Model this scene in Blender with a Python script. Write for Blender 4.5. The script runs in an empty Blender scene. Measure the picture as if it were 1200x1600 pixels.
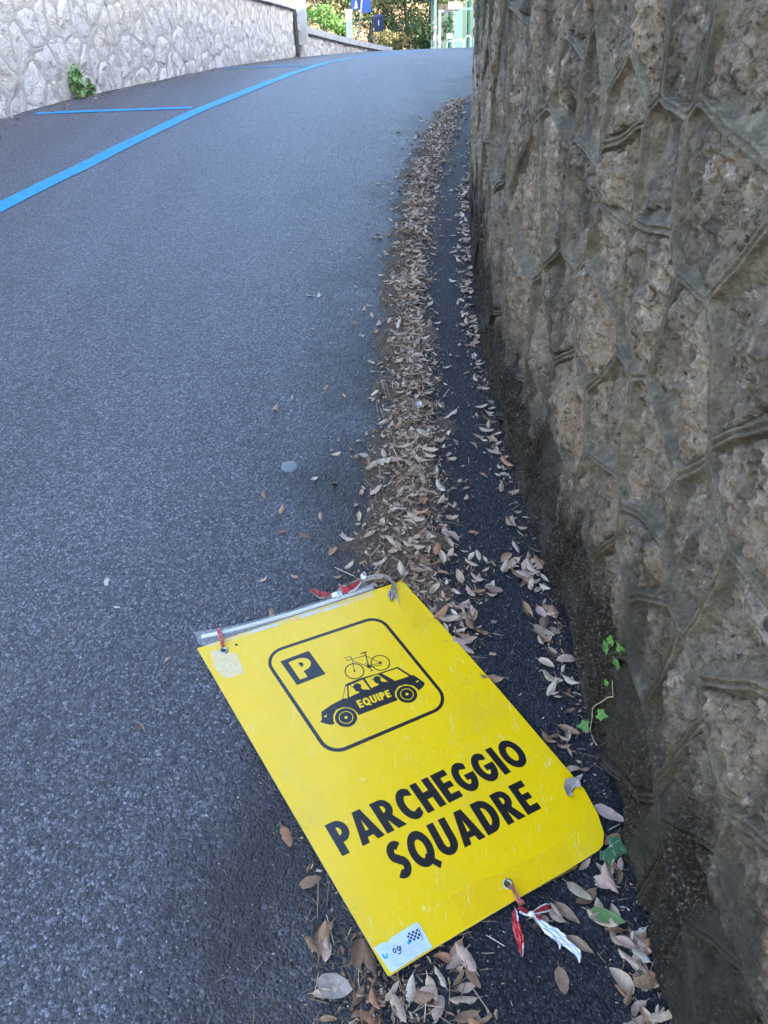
import bpy, math, random
import numpy as np
from mathutils import Vector, Matrix, geometry

# ------------------------------------------------------------------ camera
F, PW, PH = 1200.0, 1200.0, 1600.0          # focal length in photo pixels, photo size
PITCH = math.radians(31.67)
CAMZ = 1.70
def nrm(v):
    v = np.asarray(v, float); return v / np.linalg.norm(v)
def K(p): return np.array([(p[0]-600.0)/F, -(p[1]-800.0)/F, -1.0])
_up = -nrm(K((672.0, 800 + F/math.tan(PITCH))))
_fw = np.array([0, 0, -1.0]); _Y = nrm(_fw-(_fw@_up)*_up); _X = np.cross(_Y, _up)
R = np.array([_X, _Y, _up])                  # camera -> world
CAM = np.array([0, 0, CAMZ])
scene = bpy.context.scene
C = scene.collection
cd = bpy.data.cameras.new('camera'); cam = bpy.data.objects.new('camera', cd); C.objects.link(cam)
cd.sensor_fit = 'VERTICAL'; cd.sensor_height = 36; cd.sensor_width = 27; cd.lens = F/PH*36
cd.clip_start = 0.02; cd.clip_end = 2000
M4 = Matrix([list(R[i])+[CAM[i]] for i in range(3)]+[[0, 0, 0, 1]])
cam.matrix_world = M4
scene.camera = cam

# ------------------------------------------------------------------ sky, sun, exposure
SUN_EL, SUN_AZ = math.radians(26), math.radians(112)
w = bpy.data.worlds.new('World'); scene.world = w; w.use_nodes = True
nt = w.node_tree; bg = nt.nodes['Background']
sky = nt.nodes.new('ShaderNodeTexSky'); sky.sky_type = 'NISHITA'; sky.sun_disc = False
sky.sun_elevation = SUN_EL; sky.sun_rotation = SUN_AZ
sky.air_density = 1.0; sky.dust_density = 1.6; sky.ozone_density = 1.0; sky.altitude = 100
nt.links.new(sky.outputs[0], bg.inputs[0]); bg.inputs[1].default_value = 0.15
sl = bpy.data.lights.new('sun', 'SUN'); so = bpy.data.objects.new('sun', sl); C.objects.link(so)
sl.energy = 2.6; sl.angle = math.radians(0.5); sl.color = (1.0, 0.9, 0.76)
S = Vector((math.cos(SUN_EL)*math.sin(SUN_AZ), math.cos(SUN_EL)*math.cos(SUN_AZ), math.sin(SUN_EL)))
so.rotation_euler = (-S).to_track_quat('-Z', 'Y').to_euler(); so.location = (30, -10, 30)
scene.view_settings.view_transform = 'Standard'; scene.view_settings.look = 'None'
scene.view_settings.gamma = 1.0; scene.view_settings.exposure = 3.12
scene.render.engine = 'CYCLES'
scene.cycles.max_bounces = 6; scene.cycles.transparent_max_bounces = 8

rng = np.random.default_rng(7); random.seed(7)

# ------------------------------------------------------------------ maths helpers
_T = np.random.default_rng(99).uniform(-1, 1, (256, 256))
def vnoise(x, y, z):
    """value noise in the plane; z only picks a different patch"""
    x = np.asarray(x, float)+np.asarray(z, float)*37.73+512.3; y = np.asarray(y, float)+np.asarray(z, float)*91.37+733.1
    xf = np.floor(x); yf = np.floor(y); fx, fy = x-xf, y-yf
    i0 = xf.astype(np.int64) & 255; j0 = yf.astype(np.int64) & 255; i1 = (i0+1) & 255; j1 = (j0+1) & 255
    fx = fx*fx*(3-2*fx); fy = fy*fy*(3-2*fy)
    return (_T[i0, j0]*(1-fx)+_T[i1, j0]*fx)*(1-fy)+(_T[i0, j1]*(1-fx)+_T[i1, j1]*fx)*fy
def fbm(x, y, z, oct=4, gain=0.5):
    r, a = 0, 1.0
    for i in range(oct):
        k = 2.03**i
        r = r + a*vnoise(x*k+i*17.3, y*k-i*9.1, z*k+i*5.7); a *= gain
    return r

# ground: a road climbing to a crest about 16 m ahead, tipping towards the gutter at the wall
A_SL, TOP = 0.175, 1.39
K_Q = A_SL*A_SL/(4*TOP); Y_C = A_SL/(2*K_Q)
def G(x, y):
    x = np.asarray(x, float); y = np.asarray(y, float)
    yy = np.minimum(y, Y_C)
    pr = A_SL*yy - K_Q*yy*yy
    pr = np.where(y < -2, A_SL*-2-K_Q*4 + (y+2)*0.19, pr)
    t = np.maximum(y-26.5, 0); pr = pr - np.where(t < 3, 0.06*t*t/6, 0.06*(t-1.5))
    fade = np.clip(1-y/15, 0, 1.15)
    q = x+0.6
    cr = -0.03*q - 0.07*(np.log1p(np.exp(np.clip(q/0.12, -40, 40)))*0.12) - 0.06
    return pr+cr*fade
def H(x, y):
    return G(x, y) + 0.004*vnoise(np.asarray(x)*1.7, np.asarray(y)*1.7, 3.3)
def gnormal(x, y):
    e = 0.03
    return nrm([-(G(x+e, y)-G(x-e, y))/(2*e), -(G(x, y+e)-G(x, y-e))/(2*e), 1])
def ray(p): return R @ K(p)
def hit(p):
    d = ray(p); t = np.arange(0.5, 70, 0.004)
    P = CAM + d*t[:, None]; h = P[:, 2]-H(P[:, 0], P[:, 1]); i = int(np.argmax(h < 0))
    return P[i]
def at_y(p, y):
    d = ray(p); return CAM + d*(y/d[1])

# ------------------------------------------------------------------ object helpers
def mesh_obj(name, verts, faces, mat=None, parent=None, smooth=False, attrs=None):
    me = bpy.data.meshes.new(name)
    me.from_pydata([tuple(map(float, v)) for v in verts], [], [tuple(map(int, f)) for f in faces])
    if smooth: me.polygons.foreach_set('use_smooth', [True]*len(me.polygons))
    for k, arr in (attrs or {}).items():
        a = me.attributes.new(k, 'FLOAT', 'POINT'); a.data.foreach_set('value', np.asarray(arr, np.float32))
    me.update()
    o = bpy.data.objects.new(name, me); C.objects.link(o)
    if mat: me.materials.append(mat)
    if parent: o.parent = parent
    return o
def empty(name, loc=(0, 0, 0)):
    o = bpy.data.objects.new(name, None); o.empty_display_size = 0.1; C.objects.link(o); o.location = tuple(loc); return o
def tag(o, label=None, cat=None, group=None, kind=None):
    if label: o['label'] = label
    if cat: o['category'] = cat
    if group: o['group'] = group
    if kind: o['kind'] = kind
    return o
class MB:
    def __init__(s): s.v = []; s.f = []
    def add(s, v, f):
        n = len(s.v); s.v += [tuple(map(float, p)) for p in v]; s.f += [tuple(i+n for i in q) for q in f]
    def box(s, c, size, rot=0.0, M=None):
        hx, hy, hz = size[0]/2, size[1]/2, size[2]/2
        cr, sr = math.cos(rot), math.sin(rot); v = []
        for z in (-hz, hz):
            for x, y in ((-hx, -hy), (hx, -hy), (hx, hy), (-hx, hy)):
                v.append((c[0]+x*cr-y*sr, c[1]+x*sr+y*cr, c[2]+z))
        s.add(v, [(3, 2, 1, 0), (4, 5, 6, 7), (0, 1, 5, 4), (1, 2, 6, 5), (2, 3, 7, 6), (3, 0, 4, 7)])
    def tube(s, pts, rad, n=8, cap=True):
        pts = [np.asarray(p, float) for p in pts]; m = len(pts)
        rad = [rad]*m if np.isscalar(rad) else list(rad)
        vs, fs = [], []; ref = None
        for i, p in enumerate(pts):
            d = nrm(pts[min(i+1, m-1)]-pts[max(i-1, 0)])
            if ref is None: ref = np.array([0, 0, 1.0]) if abs(d[2]) < 0.9 else np.array([1.0, 0, 0])
            a = nrm(np.cross(d, ref)); b = np.cross(d, a); ref = -b if False else ref
            for k in range(n):
                t = 2*math.pi*k/n; vs.append(p+rad[i]*(math.cos(t)*a+math.sin(t)*b))
        for i in range(m-1):
            for k in range(n):
                fs.append((i*n+k, i*n+(k+1) % n, (i+1)*n+(k+1) % n, (i+1)*n+k))
        if cap:
            fs.append(tuple(range(n))[::-1]); fs.append(tuple((m-1)*n+k for k in range(n)))
        s.add(vs, fs)
    def build(s, name, mat, parent=None, smooth=False, attrs=None):
        return mesh_obj(name, s.v, s.f, mat, parent, smooth, attrs)
def catmull(P, n=24):
    P = [np.asarray(p, float) for p in P]; P = [2*P[0]-P[1]]+P+[2*P[-1]-P[-2]]; out = []
    for i in range(1, len(P)-2):
        for k in range(n):
            t = k/n; a, b, c, d = P[i-1:i+3]
            out.append(0.5*((2*b)+(-a+c)*t+(2*a-5*b+4*c-d)*t*t+(-a+3*b-3*c+d)*t**3))
    out.append(P[-2]); return np.array(out)

# ------------------------------------------------------------------ material helpers
def new_mat(name):
    m = bpy.data.materials.new(name); m.use_nodes = True; t = m.node_tree
    b = t.nodes['Principled BSDF']; return m, t, b
def nd(t, typ, **kw):
    n = t.nodes.new(typ)
    for k, v in kw.items():
        if k.startswith('i_'):
            key = k[2:]; n.inputs[int(key) if key.isdigit() else key.replace('_', ' ')].default_value = v
        else: setattr(n, k, v)
    return n
def noise(t, vec, scale, detail=4, rough=0.55, dist=0.0):
    n = nd(t, 'ShaderNodeTexNoise'); n.inputs['Scale'].default_value = scale; n.inputs['Detail'].default_value = detail
    n.inputs['Roughness'].default_value = rough; n.inputs['Distortion'].default_value = dist
    t.links.new(vec, n.inputs['Vector']); return n.outputs['Fac']
def voro(t, vec, scale, feature='F1', out='Distance'):
    n = nd(t, 'ShaderNodeTexVoronoi'); n.feature = feature; n.inputs['Scale'].default_value = scale
    t.links.new(vec, n.inputs['Vector']); return n.outputs[out]
def ramp(t, fac, stops, interp='LINEAR'):
    n = nd(t, 'ShaderNodeValToRGB'); r = n.color_ramp; r.interpolation = interp
    while len(r.elements) < len(stops): r.elements.new(0.5)
    for e, (p, c) in zip(r.elements, stops):
        e.position = p; e.color = (*c, 1) if len(c) == 3 else c
    t.links.new(fac, n.inputs[0]); return n.outputs[0]
def gray(v): return (v, v, v)
def mixc(t, fac, a, b, mode='MIX'):
    n = nd(t, 'ShaderNodeMix'); n.data_type = 'RGBA'; n.blend_type = mode
    for sock, v in ((n.inputs[0], fac), (n.inputs[6], a), (n.inputs[7], b)):
        if hasattr(v, 'links'): t.links.new(v, sock)
        elif np.isscalar(v): sock.default_value = v
        else: sock.default_value = (*v, 1)
    return n.outputs[2]
def math_(t, op, a, b=None, clamp=False):
    n = nd(t, 'ShaderNodeMath'); n.operation = op; n.use_clamp = clamp
    for sock, v in ((n.inputs[0], a), (n.inputs[1], b)):
        if v is None: continue
        if hasattr(v, 'links'): t.links.new(v, sock)
        else: sock.default_value = v
    return n.outputs[0]
def pos(t): return nd(t, 'ShaderNodeNewGeometry').outputs['Position']
def scaled(t, vec, s):
    n = nd(t, 'ShaderNodeMapping'); n.inputs['Scale'].default_value = s; t.links.new(vec, n.inputs['Vector']); return n.outputs[0]
def bump(t, b, height, strength=0.5, dist=0.01, prev=None):
    n = nd(t, 'ShaderNodeBump'); n.inputs['Strength'].default_value = strength; n.inputs['Distance'].default_value = dist
    t.links.new(height, n.inputs['Height'])
    if prev is not None: t.links.new(prev, n.inputs['Normal'])
    t.links.new(n.outputs[0], b.inputs['Normal']); return n.outputs[0]
def attr(t, name):
    n = nd(t, 'ShaderNodeAttribute'); n.attribute_name = name; return n.outputs['Fac']
def simple(name, col, rough=0.6, var=0.15, scale=8.0, bmp=0.0, bscale=60.0, metallic=0.0, spec=0.5):
    m, t, b = new_mat(name); p = pos(t)
    f = noise(t, p, scale, 5)
    lo = tuple(max(0, c*(1-var)) for c in col); hi = tuple(min(1, c*(1+var)) for c in col)
    t.links.new(ramp(t, f, [(0.3, lo), (0.7, hi)]), b.inputs['Base Color'])
    b.inputs['Roughness'].default_value = rough; b.inputs['Metallic'].default_value = metallic
    b.inputs['Specular IOR Level'].default_value = spec
    if bmp: bump(t, b, noise(t, p, bscale, 4), bmp, 0.004)
    return m

def asphalt(name, tone=1.0, agg=115.0, rel=1.0, light=0.5, dirt_and_reflection=False):
    m, t, b = new_mat(name); p = pos(t)
    big = noise(t, p, 1.1, 4); mid = noise(t, p, 9, 4); fine = noise(t, p, 260, 3, 0.6)
    cellc = voro(t, p, agg, 'F1', 'Color'); celld = voro(t, p, agg, 'F1', 'Distance')
    cell2 = voro(t, p, agg*.62, 'F1', 'Color'); cd2 = voro(t, p, agg*.62, 'F1', 'Distance')
    sep = nd(t, 'ShaderNodeSeparateColor'); t.links.new(cellc, sep.inputs[0]); sep2 = nd(t, 'ShaderNodeSeparateColor'); t.links.new(cell2, sep2.inputs[0])
    T = lambda v: (v*tone, v*tone*.98, v*tone*1.15)
    base = ramp(t, sep.outputs[0], [(0.0, T(0.022)), (0.5, T(0.046)), (0.82, T(0.085)), (0.955, T(0.17)), (1.0, T(0.17+light*0.4))])
    b2 = ramp(t, sep2.outputs[0], [(0.0, T(0.020)), (0.45, T(0.048)), (0.8, T(0.095)), (1.0, T(0.20))])
    base = mixc(t, 0.35, base, b2)
    base = mixc(t, math_(t, 'MULTIPLY', math_(t, 'SUBTRACT', 0.62, fine, True), 2.2, True), base, (0.012, 0.012, 0.014))
    base = mixc(t, 0.5, base, ramp(t, big, [(0.3, gray(0.38)), (0.7, gray(0.62))]), 'OVERLAY')
    brown = math_(t, 'MULTIPLY', math_(t, 'SUBTRACT', mid, 0.56, True), 1.4, True)
    base = mixc(t, brown, base, (0.07*tone, 0.058*tone, 0.048*tone))
    if dirt_and_reflection:      # damp, dirty margin with ragged edges beside the gutter, the wall's dark reflection painted in with it, and faint tyre-polished tracks
        e = math_(t, 'SUBTRACT', math_(t, 'ADD', math_(t, 'MULTIPLY', noise(t, p, 2.6, 5, 0.65), 1.2), -0.20), attr(t, 'edge'), True)
        base = mixc(t, math_(t, 'MULTIPLY', math_(t, 'MULTIPLY', e, 2.6, True), 0.88), base, (0.024, 0.021, 0.020))
        tr = ramp(t, noise(t, scaled(t, p, (2.2, 0.12, 1)), 1.0, 3), [(0.35, gray(0.40)), (0.65, gray(0.60))]); base = mixc(t, 0.5, base, tr, 'OVERLAY')
    t.links.new(base, b.inputs['Base Color'])
    rg = math_(t, 'ADD', math_(t, 'MULTIPLY', sep2.outputs[1], 0.22), math_(t, 'MULTIPLY', big, 0.12))
    t.links.new(math_(t, 'ADD', rg, 0.40), b.inputs['Roughness']); b.inputs['Specular IOR Level'].default_value = 0.5
    lump = math_(t, 'SUBTRACT', 1.0, celld)
    hgt = math_(t, 'ADD', math_(t, 'MULTIPLY', lump, 0.55), math_(t, 'MULTIPLY', noise(t, p, 48, 3), 1.3))
    hgt = math_(t, 'ADD', hgt, math_(t, 'MULTIPLY', math_(t, 'SUBTRACT', 1.0, cd2), 0.6))
    hgt = math_(t, 'ADD', hgt, math_(t, 'MULTIPLY', fine, 0.3))
    bump(t, b, hgt, 0.85, 0.006*rel)
    return m
M_ROAD = asphalt('worn_asphalt', 1.7, 172, 1.0, 0.30, True)
M_GUT = asphalt('smooth_dark_asphalt', 0.50, 210, 0.55, 0.1); _b = M_GUT.node_tree.nodes['Principled BSDF']; _b.inputs['Specular IOR Level'].default_value = 0.16
for _l in list(_b.inputs['Roughness'].links): M_GUT.node_tree.links.remove(_l)
_b.inputs['Roughness'].default_value = 0.62
M_BLUE, t_, b_ = new_mat('worn_blue_road_paint'); p_ = pos(t_)
c_ = ramp(t_, noise(t_, p_, 14, 5), [(.3, (.004, .27, .56)), (.7, (.008, .35, .70))])
c_ = mixc(t_, ramp(t_, noise(t_, p_, 95, 4, .7), [(.38, gray(.9)), (.50, gray(0))]), c_, (.05, .055, .06))
t_.links.new(c_, b_.inputs['Base Color']); b_.inputs['Roughness'].default_value = .6; b_.inputs['Specular IOR Level'].default_value = .35
bump(t_, b_, math_(t_, 'SUBTRACT', 1.0, voro(t_, p_, 120)), .7, .004)

def wall_mat(name, mortar=False, pale=False):
    m, t, b = new_mat(name); p = pos(t)
    n1 = noise(t, p, 5, 5, 0.6); n2 = noise(t, p, 24, 6, 0.65, 0.4); n3 = noise(t, p, 120, 4, 0.7)
    if mortar:
        if pale: col = ramp(t, n2, [(0.3, (0.42, 0.40, 0.37)), (0.7, (0.58, 0.55, 0.51))])
        else:
            col = ramp(t, n2, [(0.25, (0.078, 0.060, 0.039)), (0.5, (0.16, 0.126, 0.084)), (0.75, (0.28, 0.224, 0.152))])
            col = mixc(t, 0.8, col, ramp(t, n3, [(0.25, gray(0.18)), (0.5, gray(0.5)), (0.75, gray(0.82))]), 'OVERLAY')
    else:
        rnd = nd(t, 'ShaderNodeObjectInfo').outputs['Random']
        if pale:
            hue = ramp(t, rnd, [(0.0, (0.76, 0.74, 0.71)), (0.35, (0.69, 0.66, 0.62)), (0.6, (0.75, 0.71, 0.65)), (0.8, (0.66, 0.64, 0.62)), (1.0, (0.72, 0.65, 0.57))])
        else:
            hue = ramp(t, rnd, [(0.0, (0.25, 0.19, 0.135)), (0.2, (0.34, 0.245, 0.16)), (0.45, (0.185, 0.145, 0.105)), (0.65, (0.355, 0.26, 0.175)), (0.85, (0.27, 0.212, 0.158)), (1.0, (0.32, 0.22, 0.145))])
        k = ramp(t, n2, [(0.22, gray(0.10)), (0.42, gray(0.40)), (0.58, gray(0.54)), (0.76, gray(0.92))])
        col = mixc(t, 0.95 if not pale else 0.5, hue, k, 'OVERLAY')
        if pale: col = mixc(t, ramp(t, noise(t, p, 11, 5, 0.7), [(0.35, gray(0.45)), (0.5, gray(0))]), col, (0.42, 0.39, 0.35))
        if not pale:
            ro = ramp(t, n1, [(0.45, gray(0)), (0.7, gray(0.55))]); col = mixc(t, ro, col, (0.38, 0.245, 0.15))
            wh = ramp(t, noise(t, p, 26, 6, 0.75), [(0.56, gray(0)), (0.68, gray(0.85))]); col = mixc(t, wh, col, (0.60, 0.49, 0.37))
            col = mixc(t, 0.4, col, ramp(t, n3, [(0.28, gray(0.15)), (0.5, gray(0.5)), (0.72, gray(0.85))]), 'OVERLAY'); dk = ramp(t, noise(t, p, 34, 5, 0.72), [(0.34, gray(0.94)), (0.45, gray(0))]); col = mixc(t, dk, col, (0.045, 0.036, 0.026))
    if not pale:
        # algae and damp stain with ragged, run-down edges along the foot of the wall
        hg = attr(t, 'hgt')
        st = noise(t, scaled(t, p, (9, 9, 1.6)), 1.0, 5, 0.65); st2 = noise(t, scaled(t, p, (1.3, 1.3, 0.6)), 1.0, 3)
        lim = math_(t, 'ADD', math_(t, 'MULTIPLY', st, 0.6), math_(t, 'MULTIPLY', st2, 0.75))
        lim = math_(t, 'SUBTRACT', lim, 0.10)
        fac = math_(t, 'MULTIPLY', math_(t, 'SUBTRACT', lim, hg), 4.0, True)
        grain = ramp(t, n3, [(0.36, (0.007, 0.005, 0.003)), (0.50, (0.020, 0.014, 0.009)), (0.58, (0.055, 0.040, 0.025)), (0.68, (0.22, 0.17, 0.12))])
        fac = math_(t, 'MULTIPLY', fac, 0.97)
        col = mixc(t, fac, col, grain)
        sk = ramp(t, noise(t, scaled(t, p, (6, 6, 0.7)), 1.0, 5, 0.65), [(0.49, gray(0)), (0.62, gray(0.82))])
        col = mixc(t, sk, col, (0.060, 0.049, 0.036))
        gr = ramp(t, noise(t, p, 3.1, 4), [(0.56, gray(0)), (0.72, gray(0.22))]); col = mixc(t, gr, col, (0.14, 0.13, 0.07))
    t.links.new(col, b.inputs['Base Color']); b.inputs['Roughness'].default_value = 0.9
    b.inputs['Specular IOR Level'].default_value = 0.25
    hh = math_(t, 'ADD', math_(t, 'MULTIPLY', n2, 1.0 if not mortar else 0.35), math_(t, 'MULTIPLY', n3, 0.55 if not mortar else 0.55))
    if not mortar: hh = math_(t, 'ADD', hh, math_(t, 'MULTIPLY', voro(t, p, 70, 'SMOOTH_F1'), 0.6))
    bump(t, b, hh, 1.0, (0.022 if not mortar else 0.012) if not pale else 0.02)
    return m
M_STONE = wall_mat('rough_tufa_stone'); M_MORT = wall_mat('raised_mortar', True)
M_PSTONE = wall_mat('pale_limestone', False, True); M_PMORT = wall_mat('pale_grey_mortar', True, True)
M_CONC = simple('pale_concrete', (0.46, 0.45, 0.43), 0.85, 0.18, 6, 0.5, 50)
M_EARTH = simple('ochre_dry_earth', (0.25, 0.150, 0.075), 0.95, 0.5, 2.6, 0.8, 9)
M_SOIL = simple('dry_garden_soil', (0.14, 0.12, 0.07), 0.95, 0.35, 2.0, 0.8, 14)
M_DARKPIPE = simple('dark_drain_pipe', (0.07, 0.065, 0.062), 0.6, 0.2, 10)

# ------------------------------------------------------------------ ground and road
def sheet(name, xs, ys, fz, mat):
    X, Y = np.meshgrid(xs, ys); Z = fz(X, Y); n = len(xs)
    v = np.stack([X.ravel(), Y.ravel(), Z.ravel()], 1)
    f = [(j*n+i, j*n+i+1, (j+1)*n+i+1, (j+1)*n+i) for j in range(len(ys)-1) for i in range(n-1)]
    return mesh_obj(name, v, f, mat, None, True)
gx = np.concatenate([np.linspace(-600, -12, 8), np.linspace(-10, 14, 25), np.linspace(16, 600, 8)])
gy = np.concatenate([np.linspace(-300, -10, 8), np.linspace(-8, 60, 69), np.linspace(64, 900, 12)])
tag(sheet('ground', gx, gy, lambda x, y: G(np.clip(x, -8, 9), np.minimum(y, 60))-0.10, M_SOIL), kind='structure')
rx = np.concatenate([np.arange(-8, -1.2, 0.2), np.arange(-1.2, 1.2, 0.05), np.arange(1.2, 9.01, 0.3)])
ry = np.concatenate([np.arange(-7, 0.2, 0.3), np.arange(0.2, 4, 0.05), np.arange(4, 12, 0.15), np.arange(12, 60, 0.5)])
road = tag(sheet('road', rx, ry, H, M_ROAD), kind='structure')
YB = np.array([-3, 0.3, 0.8, 1.5, 2.06, 2.53, 3.18, 4.19, 5.91, 7.75, 9.43, 12, 16])
XBL = np.array([-.45, -.25, -.19, -.13, -.09, -.03, .02, .08, .22, .48, .86, 1.6, 2.6])
XBR = np.array([-.1, .10, .16, .25, .26, .25, .27, .28, .50, .80, 1.05, 1.8, 2.8])
_co = np.array([q.co[:] for q in road.data.vertices]); _a = road.data.attributes.new('edge', 'FLOAT', 'POINT')
_a.data.foreach_set('value', np.clip(np.interp(_co[:, 1], YB, XBL)-_co[:, 0], 0, 5).astype(np.float32))

# plan curves of the two walls
RW = catmull([(2.1, -6), (1.25, -3), (0.80, -1.2), (0.62, 0), (0.565, .8), (.555, 1.5), (.535, 2.2), (.505, 2.8), (.51, 3.4), (.58, 4.5), (.735, 5.95), (1.1, 8), (1.68, 10), (2.75, 14), (3.9, 19), (6.6, 28), (8.5, 33)], 30)
def xwall(y): return np.interp(y, RW[:, 1], RW[:, 0])
LW = catmull([(-4.6, -2), (-4.45, 2), (-4.2, 5.5), (-3.75, 8.82), (-3.47, 9.97), (-3.08, 11.31), (-2.62, 13.06), (-2.0, 17.2), (-1.62, 20.3)], 30)
LW2 = catmull([(-1.66, 20.36), (-1.2, 22.0), (-.56, 24.2), (.2, 26.3), (.72, 27.6)], 20)
def hit_rwall(p, off=0.0):
    d = ray(p); t = np.arange(0.3, 12, 0.002); P = CAM+d*t[:, None]
    i = int(np.argmax(P[:, 0] > xwall(P[:, 1])-off)); return P[i]

# painted lines
def strip(name, pts, wid, lift, mat):
    P = catmull(pts, 16) if len(pts) > 2 else np.linspace(pts[0], pts[1], 30)
    T = np.gradient(P, axis=0); T /= np.linalg.norm(T, axis=1)[:, None]; N = np.stack([-T[:, 1], T[:, 0]], 1)
    v, f = [], []
    for i in range(len(P)):
        for s in (-1, -.33, .33, 1):
            q = P[i]+N[i]*s*wid/2*(1+0.06*vnoise(i*0.9, s*3, 1.0)); v.append((q[0], q[1], float(H(*q))+lift))
    for i in range(len(P)-1):
        for k in range(3): f.append((i*4+k, i*4+k+1, i*4+k+5, i*4+k+4))
    return mesh_obj(name, v, f, mat)
tag(strip('blue_parking_line', [(-3.2, 1.5), (-2.9, 3.6), (-2.53, 5.57), (-2.23, 6.84), (-1.79, 8.94), (-1.37, 10.76), (-.83, 13.77), (-.17, 17.66), (.55, 20.5), (1.5, 24)], .15, .004, M_BLUE), kind='structure')
tag(strip('blue_bay_line', [(-3.50, 9.10), (-1.87, 9.22)], .13, .0045, M_BLUE), kind='structure')
tag(strip('blue_bay_line', [(-2.50, 14.2), (-.92, 13.93)], .13, .0045, M_BLUE), kind='structure')

# ------------------------------------------------------------------ stone walls
class Wall:
    def __init__(s, plan, side):
        s.P = plan; d = np.linalg.norm(np.diff(plan, axis=0), axis=1); s.u = np.concatenate([[0], np.cumsum(d)])
        T = np.gradient(plan, axis=0); T /= np.linalg.norm(T, axis=1)[:, None]
        s.N = np.stack([-T[:, 1], T[:, 0]], 1)*side
    def at(s, u, v, h):
        x = np.interp(u, s.u, s.P[:, 0]); y = np.interp(u, s.u, s.P[:, 1])
        nx = np.interp(u, s.u, s.N[:, 0]); ny = np.interp(u, s.u, s.N[:, 1])
        return np.stack([x+nx*h, y+ny*h, v], -1)
    def uy(s, y): return np.interp(y, s.P[:, 1], s.u)
def cells_from(seeds, box):
    """Voronoi cells as half-plane lists (nx, ny, d) around each seed; lookup limited to near neighbours."""
    S = np.asarray(seeds); out = []
    for i, c in enumerate(S):
        D = S-c; r = np.hypot(D[:, 0], D[:, 1]); idx = np.argsort(r)[1:26]
        hp = [(D[j, 0]/r[j], D[j, 1]/r[j], r[j]/2) for j in idx]
        hp += [(-1, 0, c[0]-box[0]), (1, 0, box[1]-c[0]), (0, -1, c[1]-box[2]), (0, 1, box[3]-c[1])]
        out.append((c, np.array(hp)))
    return out
def rho(hp, th, inset):
    cs = np.cos(th)[:, None]*hp[:, 0]+np.sin(th)[:, None]*hp[:, 1]
    dd = hp[:, 2]-np.where(np.arange(len(hp)) < len(hp)-4, inset, inset*0)
    q = np.where(cs > 1e-4, np.maximum(dd, 0.004)/np.maximum(cs, 1e-4), 1e9)
    return q.min(1)
def corner_angles(hp, N):
    th = np.linspace(0, 2*math.pi, 721)[:-1]
    cs = np.cos(th)[:, None]*hp[:, 0]+np.sin(th)[:, None]*hp[:, 1]
    q = np.where(cs > 1e-4, hp[:, 2]/np.maximum(cs, 1e-4), 1e9); a = q.argmin(1)
    ch = th[np.where(a != np.roll(a, 1))[0]]
    base = np.linspace(0, 2*math.pi, N+1)[:-1]
    for c in ch:                                  # snap the nearest sample to each corner
        base[np.argmin(np.abs((base-c+math.pi) % (2*math.pi)-math.pi))] = c
    return np.sort(base)
def warp(u, v, amp):
    return u+amp*fbm(u*3.1, v*3.1, 1.7, 3), v+amp*fbm(u*3.1, v*3.1, 8.9, 3)
def ring_faces(n, m, off=0, centre=None):
    f = [(off+j*n+k, off+j*n+(k+1) % n, off+(j+1)*n+(k+1) % n, off+(j+1)*n+k) for j in range(m-1) for k in range(n)]
    if centre is not None: f += [(off+(m-1)*n+k, off+(m-1)*n+(k+1) % n, centre) for k in range(n)]
    return f
def stone_mesh(W, c, hp, N, M, par, sid):
    th = corner_angles(hp, N)
    eg = par['gap']*(1.0+par['gapvar']*vnoise(np.cos(th)*2.2+sid*3.7, np.sin(th)*2.2, sid*1.3))
    cs = rho(hp, th, eg[:, None] if False else par['gap']); r0 = np.maximum(cs-(eg-par['gap']), 0.012)
    rr = np.concatenate([[1.0, 0.965, 0.92], np.linspace(0.86, 0.06, M)])
    U = c[0]+np.cos(th)[None]*r0[None]*rr[:, None]; V = c[1]+np.sin(th)[None]*r0[None]*rr[:, None]
    U = np.append(U.ravel(), c[0]); V = np.append(V.ravel(), c[1])
    dist = np.append(((1-rr)[:, None]*r0[None]).ravel(), r0.min())
    Uw, Vw = warp(U, V, par['warp'])
    e = np.clip(dist/par['round'], 0, 1); e = e*(2-e)
    rnd = vnoise(sid*7.7, 2.2, 0.5); rnd2 = vnoise(sid*3.1, 5.2, 0.5)
    a = par['amp']
    h = -par['sink']+(par['sink']+par['proud']*(1+0.5*rnd))*e
    h = h+e*a*(fbm(Uw*8, Vw*8, sid*2.1, 3)*0.9+0.55*np.abs(fbm(Uw*26, Vw*26, sid*1.1, 3))*-1+0.28*fbm(Uw*70, Vw*70, 4.0, 2)+0.25)
    h = np.maximum(h+e*(rnd*(U-c[0])+rnd2*(V-c[1]))*0.06, par.get('floor', -1))
    return W.at(Uw, Vw, h), ring_faces(len(th), len(rr), 0, len(rr)*len(th)), Vw, Uw
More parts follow.
